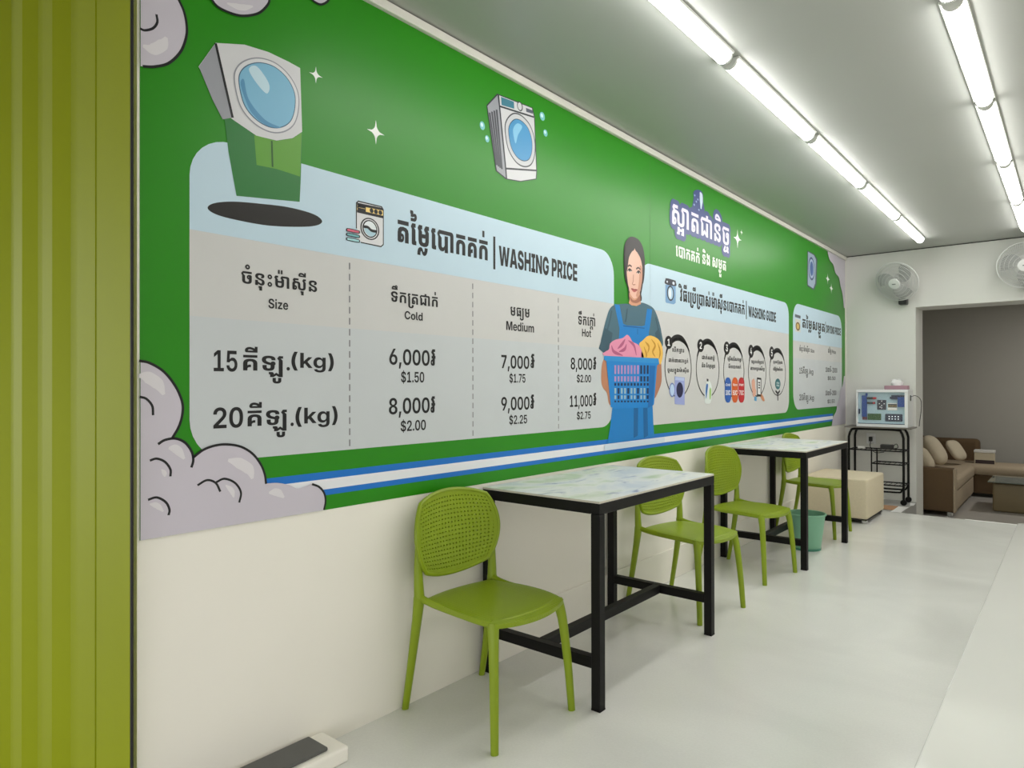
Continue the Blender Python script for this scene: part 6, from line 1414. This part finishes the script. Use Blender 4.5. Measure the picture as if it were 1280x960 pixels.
ztop = mz1-0.001
ylft = my0
q = [(30, 325), (70, 335), (130, 336), (200, 318), (258, 262), (286, 190), (289, 130), (275, 60), (248, 0)]
arc = sm(c1, q, 8, False)
cloud('cloud', [p_ for p_ in arc if p_[0] > ylft]+[(arc[-1][0], arc[-1][1]), (arc[-1][0]-0.02, ztop), (ylft, ztop), (ylft, arc[0][1])], c1, [q[1:]],
      [([(70, 232), (120, 250), (170, 225), (188, 190)], 0.05)], [[(56, 146), (80, 155), (120, 145), (142, 115), (138, 75)]])
q = [(405, -40), (415, 0), (450, 40), (520, 72), (580, 82), (650, 68), (695, 25), (703, -10), (704, -40)]
arc = sm(c1, q, 8, False)
cloud('cloud', arc, c1, [q], [([(490, 20), (560, 40), (620, 35)], 0.03)], None)
q = [(905, -20), (920, 5), (960, 25), (995, 8), (1003, -20)]
cloud('cloud', sm(c1, q, 8, False), c1, [q], None, None)
top_line = [(44, 175), (90, 185), (150, 222), (200, 285), (228, 350), (230, 400), (215, 455), (186, 506)]
small = [(125, 532), (155, 514), (200, 508), (240, 525), (268, 562), (276, 600), (268, 632)]
big = [(275, 590), (320, 556), (370, 538), (420, 533), (480, 543), (530, 573), (565, 618), (582, 660), (588, 702)]
right = [(590, 700), (640, 698), (690, 708), (720, 722), (748, 716), (785, 703), (815, 715), (836, 740), (843, 775), (836, 814)]
P1 = sm(c3, top_line, 6, False)
P2 = sm(c3, small[2:5], 6, False)
P3 = sm(c3, big, 6, False)
P4 = sm(c3, right, 6, False)
cont = [(ylft, mz0+0.001)]+[(ylft, P1[0][1])]+[p_ for p_ in P1 if p_[0] > ylft]+P2+P3+[p_ for p_ in P4 if p_[1] > mz0+0.002]+[(P4[-1][0], mz0+0.001)]
cloud('cloud', cont, c3, [top_line, small, big, right[5:]],
      [([(42, 238), (80, 245), (125, 275), (150, 320)], 0.055), ([(170, 548), (205, 555), (238, 595)], 0.04), ([(425, 600), (470, 612), (515, 640), (530, 680)], 0.055),
       ([(600, 740), (635, 738), (665, 760)], 0.04), ([(415, 708), (440, 730), (450, 760)], 0.025), ([(140, 640), (152, 655), (155, 672)], 0.02), ([(90, 788), (120, 795), (148, 820)], 0.025)],
      [[(46, 329), (75, 338), (100, 368), (104, 408)], [(90, 602), (120, 594), (155, 608), (178, 640), (178, 670)], [(294, 708), (335, 686), (372, 698), (392, 735)],
       [(374, 695), (410, 680), (455, 698), (480, 738), (473, 782)], [(82, 770), (120, 760), (158, 780), (174, 812), (170, 836)]])
q = [(1034, 316), (1036.5, 325), (1041, 331), (1043.5, 341), (1048, 347), (1050, 358), (1052.5, 368), (1054.2, 385)]
arc = [(min(my1-0.002, a), b) for a, b in sm(W, q, 5, False)]
cloud('cloud', arc+[(my1-0.001, arc[-1][1]), (my1-0.001, ztop), (arc[0][0], ztop)], W, None, None, None)
q = [(1054.3, 470), (1052.5, 482), (1050, 488), (1049, 498), (1046, 504), (1044.5, 514), (1041, 521), (1039, 532)]
arc = [(min(my1-0.002, a), max(mz0+0.001, b)) for a, b in sm(W, q, 5, False)]
cloud('cloud', arc+[(arc[-1][0], mz0+0.001), (my1-0.001, mz0+0.001), (my1-0.001, arc[0][1])], W, None, None, None)


# stars, bubbles ----------------------------------------------------------
def star(cx_, cy_, rx_, ry_):
    c = W(cx_, cy_)
    rz = (W(cx_, cy_-ry_)[1]-W(cx_, cy_+ry_)[1])/2
    r_y = (W(cx_+rx_, cy_)[0]-W(cx_-rx_, cy_)[0])/2
    pts = []
    for k in range(32):
        a = 2*math.pi*k/32
        r = 1/(abs(math.cos(a))**0.5+abs(math.sin(a))**0.5)**2
        pts.append((c[0]+r_y*r*math.cos(a), c[1]+rz*r*math.sin(a)))
    return shape('star', [pts], 3, ink(232, 240, 232), mural)


for s_ in ((394.3, 94, 8.5, 10.5), (469.3, 165.5, 11, 15), (921.5, 298.5, 5, 12), (926.5, 290.5, 1.8, 4), (1034.3, 348.5, 2.6, 7), (1038.8, 360.5, 2.4, 7)):
    star(*s_)

# plain washing machine pictures (front view boxes with round doors) -------
GL, GLD, STEEL, STEELD = ink(122, 178, 208), ink(84, 142, 182), ink(206, 206, 210), ink(150, 152, 160)
wm = shape('washing_machine_picture', [cw(c1, [(350, 335), (435, 216), (580, 225), (700, 262), (800, 310), (858, 342), (868, 660), (820, 692), (740, 704), (640, 680), (520, 598), (470, 560)])], 5, STEEL, mural)
shape('side_panel', [cw(c1, [(352, 335), (435, 218), (520, 590), (470, 598), (420, 500), (360, 356)])], 6, STEELD, wm)
stroke('edge_lines', [cw(c1, [(435, 218), (520, 590)])], 0.008, 7, BLACK, wm)
dc = [sm(c1, [(525, 400), (540, 335), (590, 298), (660, 290), (740, 318), (810, 385), (850, 470), (850, 560), (825, 630), (770, 665), (700, 662), (620, 615), (555, 530)], 8)]
shape('door_rim', dc, 7, ink(140, 142, 152), wm)
cen_ = np.mean(np.array(dc[0]), axis=0)
sc_ = lambda k: [(cen_[0]+(a-cen_[0])*k, cen_[1]+(b-cen_[1])*k) for a, b in dc[0]]
shape('door_ring', [sc_(0.965)], 8, ink(214, 214, 218), wm)
shape('door_glass', [sc_(0.87)], 9, ink(60, 90, 120), wm)
shape('door_glass_pane', [sc_(0.845)], 10, GL, wm)
shape('door_glass_shade', [sm(c1, [(560, 430), (575, 400), (600, 500), (680, 600), (760, 640), (690, 630), (610, 560)], 6)], 11, GLD, wm)
shape('door_glass_gleam', [sm(c1, [(600, 350), (640, 335), (700, 420), (690, 470), (640, 420)], 6)], 11, ink(190, 216, 230), wm)
shape('green_base_cabinet', [cw(c1, [(480, 592), (525, 600), (640, 682), (740, 705), (820, 693), (868, 662), (862, 880), (856, 1010), (540, 980), (500, 760)])], 4, ink(44, 116, 56), wm)
shape('green_base_front', [cw(c1, [(628, 676), (740, 706), (820, 694), (866, 664), (858, 884), (740, 846), (640, 826)])], 5, ink(92, 152, 50), wm)
stroke('green_base_seam', [cw(c1, [(716, 706), (720, 836)])], 0.006, 6, ink(36, 84, 30), wm)
sh_c = crop(220, 180, 4.571)
shape('floor_shadow_print', [sm(sh_c, [(178, 365), (220, 338), (330, 330), (480, 342), (640, 362), (780, 400), (832, 440), (800, 466), (700, 474), (520, 466), (330, 432), (220, 400)], 6)], 3, ink(30, 28, 28), wm)
wz = crop(560, 90, 4.8)
wm2 = shape('washing_machine_picture', [cw(wz, [(228, 200), (292, 130), (505, 215), (518, 270), (532, 600), (528, 645), (430, 660), (345, 645), (285, 595)])], 4, ink(44, 48, 56), mural)
shape('side_panel', [cw(wz, [(233, 205), (294, 140), (302, 205), (340, 590), (344, 636), (290, 592)])], 5, STEELD, wm2)
shape('front_panel', [cw(wz, [(300, 140), (500, 218), (513, 272), (526, 598), (523, 640), (432, 654), (350, 640), (344, 590), (306, 205)])], 5, STEEL, wm2)
stroke('side_vents', [cw(wz, [(246+k*14, 245-k*6), (290+k*10, 560+k*8)]) for k in range(4)], 0.012, 6, ink(70, 72, 80), wm2)
stroke('panel_lines', [cw(wz, [(304, 206), (512, 272)]), cw(wz, [(344, 580), (528, 592)]), cw(wz, [(300, 140), (306, 206), (344, 586), (348, 640)])], 0.008, 6, ink(44, 48, 56), wm2)
shape('display', [cw(wz, [(314, 150), (392, 180), (394, 222), (318, 200)])], 6, ink(60, 120, 140), wm2)
shape('knob', [ell(560+428/4.8, 90+207/4.8, 3.6, 6.0, 24)], 6, ink(60, 62, 70), wm2)
shape('knob_cap', [ell(560+427/4.8, 90+207/4.8, 2.6, 4.6, 24)], 7, ink(206, 206, 210), wm2)
shape('button_row', [cw(wz, [(464, 216), (504, 232), (506, 252), (466, 240)])], 6, ink(84, 88, 104), wm2)
d2 = sm(wz, [(336, 340), (350, 280), (390, 246), (440, 262), (490, 320), (518, 410), (518, 500), (495, 560), (450, 572), (400, 540), (355, 460)], 6)
cen2 = np.mean(np.array(d2), axis=0)
sc2 = lambda k: [(cen2[0]+(a-cen2[0])*k, cen2[1]+(b-cen2[1])*k) for a, b in d2]
shape('door_rim', [d2], 6, ink(64, 66, 74), wm2)
shape('door_ring', [sc2(0.95)], 7, ink(196, 197, 202), wm2)
shape('door_edge', [sc2(0.78)], 8, ink(50, 70, 96), wm2)
shape('door_glass', [sc2(0.75)], 9, ink(72, 146, 196), wm2)
shape('door_gleam', [sm(wz, [(385, 350), (410, 310), (440, 330), (415, 380), (400, 430)], 6)], 10, ink(130, 190, 222), wm2)
for a, b, r in ((203, 323, 3.2), (232, 402, 2.6), (563, 267, 3.2), (582, 367, 2.6)):
    o = shape('bubble', [ell(560+a/4.8, 90+b/4.8, r, r*1.65, 24)], 4, ink(120, 190, 196), mural)
    shape('bubble_gleam', [ell(560+(a-3)/4.8, 90+(b-5)/4.8, r*0.5, r*0.8, 16)], 5, ink(206, 234, 236), o)
rc = crop(960, 300, 4.17)
wm3 = shape('washing_machine_picture', [cw(rc, [(204, 55), (240, 75), (256, 100), (252, 230), (238, 262), (202, 240)])], 4, ink(70, 82, 92), mural)
shape('front_panel', [cw(rc, [(207, 62), (238, 80), (248, 102), (244, 226), (234, 252), (206, 234)])], 5, ink(150, 166, 184), wm3)
shape('door_rim', [ell(960+225/4.17, 300+150/4.17, 3.8, 14.5, 32)], 6, ink(50, 66, 110), wm3)
shape('door_ring', [ell(960+225/4.17, 300+150/4.17, 3.1, 12, 32)], 7, ink(170, 184, 204), wm3)
shape('door_glass', [ell(960+225/4.17, 300+150/4.17, 2.2, 9, 32)], 8, ink(66, 96, 150), wm3)

# shop name ---------------------------------------------------------------
lg = crop(825, 230, 7.68)
NAVY, LAV = ink(62, 74, 128), ink(222, 216, 240)
tw = shape('shop_name_emblem', [sm(lg, [(305, 230), (318, 150), (318, 80), (345, 58), (385, 62), (408, 95), (412, 170), (425, 260), (410, 300), (405, 420), (340, 440), (330, 320)], 6)], 3, NAVY, mural)
stroke('emblem_lines', [sm(lg, [(380, 80), (392, 130), (390, 240)], 6, False)], 0.05, 4, ink(206, 220, 236), tw, taper=True)
shape('emblem_dots', [ell(825+a/7.68, 230+b/7.68, 0.9, 1.3, 10) for a, b in ((330, 110), (345, 170), (325, 200), (360, 150), (375, 315), (375, 350), (360, 390), (390, 380), (370, 250))], 4, ink(150, 170, 206), tw)
lettering('K:logo', 839.5, 910.5, 279.5, 25.5, 4, NAVY, mural, name='shop_name_outline', grow=0.034)
lettering('K:logo', 839.5, 910.5, 279.5, 25.5, 6, LAV, mural, name='shop_name_lettering')
for key, a_, b_ in (('tag1', 844.3, 874), ('tag2', 877.5, 887), ('tag3', 890, 907)):
    yb_ = W(844.3, 320)[1]
    py = 320+(a_-844.3)*0.29
    lettering('K:'+key, a_, b_, py, 13.5-(a_-844.3)*0.03, 4, ink(230, 238, 226), mural, name='tagline_lettering')

# woman holding a laundry basket (print) -----------------------------------
w1 = crop(740, 290, 7.11)
w2 = crop(740, 410, 6.4)
SKIN, SKIN2, HAIR, TEAL, TEALD = ink(226, 182, 164), ink(200, 146, 124), ink(34, 26, 28), ink(70, 104, 120), ink(54, 84, 100)
APR, APRD, BASK, BASKD = ink(16, 122, 196), ink(12, 88, 150), ink(20, 128, 204), ink(14, 84, 150)
PINK, PINKD, YEL, YELD = ink(222, 142, 172), ink(176, 88, 126), ink(232, 186, 92), ink(196, 142, 52)
wo = shape('printed_woman', [sm(w1, [(318, 640), (250, 640), (190, 650), (150, 690), (120, 780), (90, 900), (75, 985), (110, 1010), (260, 1040), (400, 1060), (560, 1040), (625, 1010), (615, 900), (590, 790), (550, 690), (500, 650), (432, 628), (380, 660)], 6)], 5, TEAL, mural)
shape('far_forearm', [sm(w2, [(100, 240), (75, 300), (70, 420), (85, 480), (115, 520), (130, 600), (150, 590), (140, 300)], 5)], 5, ink(186, 128, 98), wo)
shape('near_forearm', [sm(w2, [(545, 270), (552, 330), (552, 430), (530, 500), (500, 560), (490, 520), (510, 300)], 5)], 5, ink(170, 116, 92), wo)
shape('sleeve', [cw(w2, [(100, 0), (50, 165), (90, 200), (140, 190), (160, 40)])], 6, TEALD, wo)
shape('sleeve', [cw(w2, [(500, 40), (520, 150), (560, 175), (545, 60), (530, 0)])], 6, TEALD, wo)
shape('apron_skirt', [cw(w2, [(158, 640), (480, 620), (492, 860), (490, 868), (118, 925), (140, 800)])], 6, APR, wo)
for x0_ in (330, 405):
    shape('skirt_fold', [cw(w2, [(x0_, 640), (x0_+34, 640), (x0_+30+(x0_-300)*0.08, 860), (x0_-4+(x0_-300)*0.08, 880)])], 7, ink(12, 96, 158), wo)
shape('apron_bib', [cw(w1, [(195, 640), (240, 650), (272, 815), (300, 830), (440, 838), (465, 830), (485, 680), (530, 690), (518, 790), (500, 900), (500, 1020), (230, 1000), (240, 860)])], 6, APR, wo)
stroke('apron_seam', [cw(w1, [(272, 835), (462, 855)]), cw(w1, [(400, 860), (400, 910)])], 0.006, 7, APRD, wo)
stroke('shirt_fold', [sm(w1, [(310, 680), (300, 760), (290, 800)], 5, False), sm(w1, [(170, 700), (150, 800), (110, 950)], 5, False), sm(w1, [(560, 760), (580, 850), (590, 940)], 5, False)], 0.012, 7, TEALD, wo)
shape('hair_back', [sm(w1, [(350, 42), (310, 65), (285, 120), (277, 220), (280, 330), (288, 410), (300, 455), (330, 480), (370, 540), (405, 590), (424, 622), (438, 590), (428, 530), (436, 500), (446, 430), (462, 340), (464, 240), (448, 140), (410, 70)], 6)], 6, HAIR, wo)
shape('neck', [cw(w1, [(322, 540), (330, 600), (320, 632), (345, 652), (390, 658), (430, 640), (424, 600), (420, 540)])], 7, ink(206, 150, 122), wo)
shape('neck_shadow', [sm(w1, [(330, 575), (360, 606), (390, 600), (420, 560), (424, 610), (390, 632), (345, 620)], 5)], 8, ink(160, 104, 84), wo)
shape('face', [sm(w1, [(373, 140), (338, 190), (312, 240), (302, 310), (304, 380), (312, 450), (322, 510), (340, 560), (368, 592), (395, 580), (418, 540), (432, 480), (440, 410), (442, 330), (436, 260), (415, 200)], 6)], 9, SKIN, wo)
shape('face_shade', [sm(w1, [(418, 300), (440, 330), (440, 420), (430, 485), (416, 540), (396, 578), (385, 560), (402, 500), (412, 420)], 5)], 10, SKIN2, wo)
shape('fringe', [sm(w1, [(372, 150), (345, 180), (322, 230), (312, 300), (300, 360), (288, 350), (282, 240), (300, 120), (350, 60), (378, 70)], 5),
                 ], 10, HAIR, wo)
shape('fringe', [sm(w1, [(374, 150), (400, 190), (425, 240), (440, 310), (444, 400), (436, 470), (452, 440), (462, 330), (456, 190), (420, 90), (376, 70)], 5)], 11, HAIR, wo)
stroke('hair_strand', [sm(w1, [(292, 380), (296, 430), (318, 500), (322, 600)], 5, False), sm(w1, [(446, 420), (436, 500), (426, 560), (432, 610)], 5, False)], 0.010, 10, HAIR, wo)
stroke('eyebrow', [sm(w1, [(312, 308), (326, 296), (346, 308)], 4, False), sm(w1, [(386, 330), (404, 318), (424, 334)], 4, False)], 0.010, 11, ink(90, 66, 62), wo)
shape('eye', [ell(740+327/7.11, 290+342/7.11, 2.4, 1.7, 16), ell(740+405/7.11, 290+360/7.11, 2.2, 1.6, 16)], 11, ink(226, 214, 208), wo)
shape('iris', [ell(740+328/7.11, 290+342/7.11, 1.2, 1.6, 14), ell(740+406/7.11, 290+360/7.11, 1.1, 1.5, 14)], 12, ink(52, 34, 34), wo)
stroke('eyelid', [sm(w1, [(308, 346), (326, 328), (348, 348)], 4, False), sm(w1, [(388, 364), (406, 346), (424, 366)], 4, False)], 0.007, 13, ink(52, 34, 34), wo)
stroke('nose', [sm(w1, [(362, 380), (358, 440), (352, 460), (362, 470), (378, 466)], 4, False)], 0.006, 11, ink(176, 118, 100), wo)
shape('nose_tip', [ell(740+368/7.11, 290+458/7.11, 1.6, 1.5, 14)], 10, ink(230, 188, 170), wo)
shape('lips', [sm(w1, [(340, 502), (358, 502), (368, 508), (380, 506), (398, 514), (384, 530), (368, 536), (352, 524)], 4)], 11, ink(186, 96, 92), wo)
stroke('mouth_line', [sm(w1, [(342, 506), (366, 514), (396, 516)], 4, False)], 0.004, 12, ink(120, 52, 52), wo)
# basket with laundry
shape('pink_laundry', [sm(w2, [(85, 215), (100, 190), (130, 170), (140, 125), (180, 95), (240, 80), (275, 55), (300, 75), (320, 110), (365, 135), (392, 180), (395, 245), (200, 245)], 6)], 8, PINK, wo)
stroke('pink_laundry_fold', [sm(w2, [(260, 90), (235, 130), (200, 165)], 5, False), sm(w2, [(285, 100), (330, 140), (350, 220)], 5, False), sm(w2, [(150, 140), (170, 190), (240, 220)], 5, False), sm(w2, [(270, 130), (255, 170), (210, 190)], 5, False)], 0.020, 9, PINKD, wo, taper=True)
shape('yellow_laundry', [sm(w2, [(372, 130), (400, 100), (440, 65), (480, 65), (530, 95), (556, 150), (562, 220), (545, 290), (530, 280), (520, 250), (400, 240), (392, 180)], 6)], 8, YEL, wo)
stroke('yellow_laundry_fold', [sm(w2, [(420, 110), (450, 150), (440, 200)], 5, False), sm(w2, [(470, 90), (500, 140), (480, 190), (500, 230)], 5, False), sm(w2, [(520, 120), (540, 190), (530, 250)], 5, False), sm(w2, [(410, 150), (430, 210), (425, 235)], 5, False)], 0.018, 9, YELD, wo, taper=True)
bs = shape('basket', [cw(w2, [(92, 232), (525, 250), (532, 285), (515, 300), (490, 610), (470, 632), (175, 648), (145, 630), (108, 262), (90, 255)])], 10, BASK, wo)
shape('basket_rim', [cw(w2, [(92, 222), (525, 243), (532, 285), (500, 282), (100, 262), (88, 245)])], 11, ink(44, 140, 206), wo)
SLD, SLP, SLG = ink(34, 46, 84), ink(176, 136, 186), ink(150, 176, 190)
for k in range(11):
    xa = 172+26*k
    for rr, (ya_, yb2) in enumerate(((298, 368), (386, 428), (440, 462), (480, 526), (538, 568), (580, 594))):
        shape('basket_slot', [cw(w2, [(xa, ya_), (xa+15, ya_+1), (xa+14, yb2), (xa, yb2)])], 12,
              SLP if (rr < 2 and k < 8) else SLG if (rr in (3, 4) and k % 3 != 1) else SLD, wo)
shape('basket_side', [cw(w2, [(455, 300), (500, 302), (480, 620), (440, 640)])], 11, ink(16, 104, 178), wo)
# the hem fades out into the white stripe
shape('stripe_over_hem', [[(W(755, 550)[0], z3_), (W(830, 550)[0], z3_), (W(830, 550)[0], z2_-0.002), (W(755, 550)[0], z2_-0.002)]], 9, ink(206, 218, 232), mural)
# joint between two vinyl sheets
ysm = W(812.5, 400)[0]
stroke('sheet_joint', [[(ysm, mz0+0.12), (ysm, mz1-0.02)]], 0.003, 2, ink(60, 116, 46), mural)
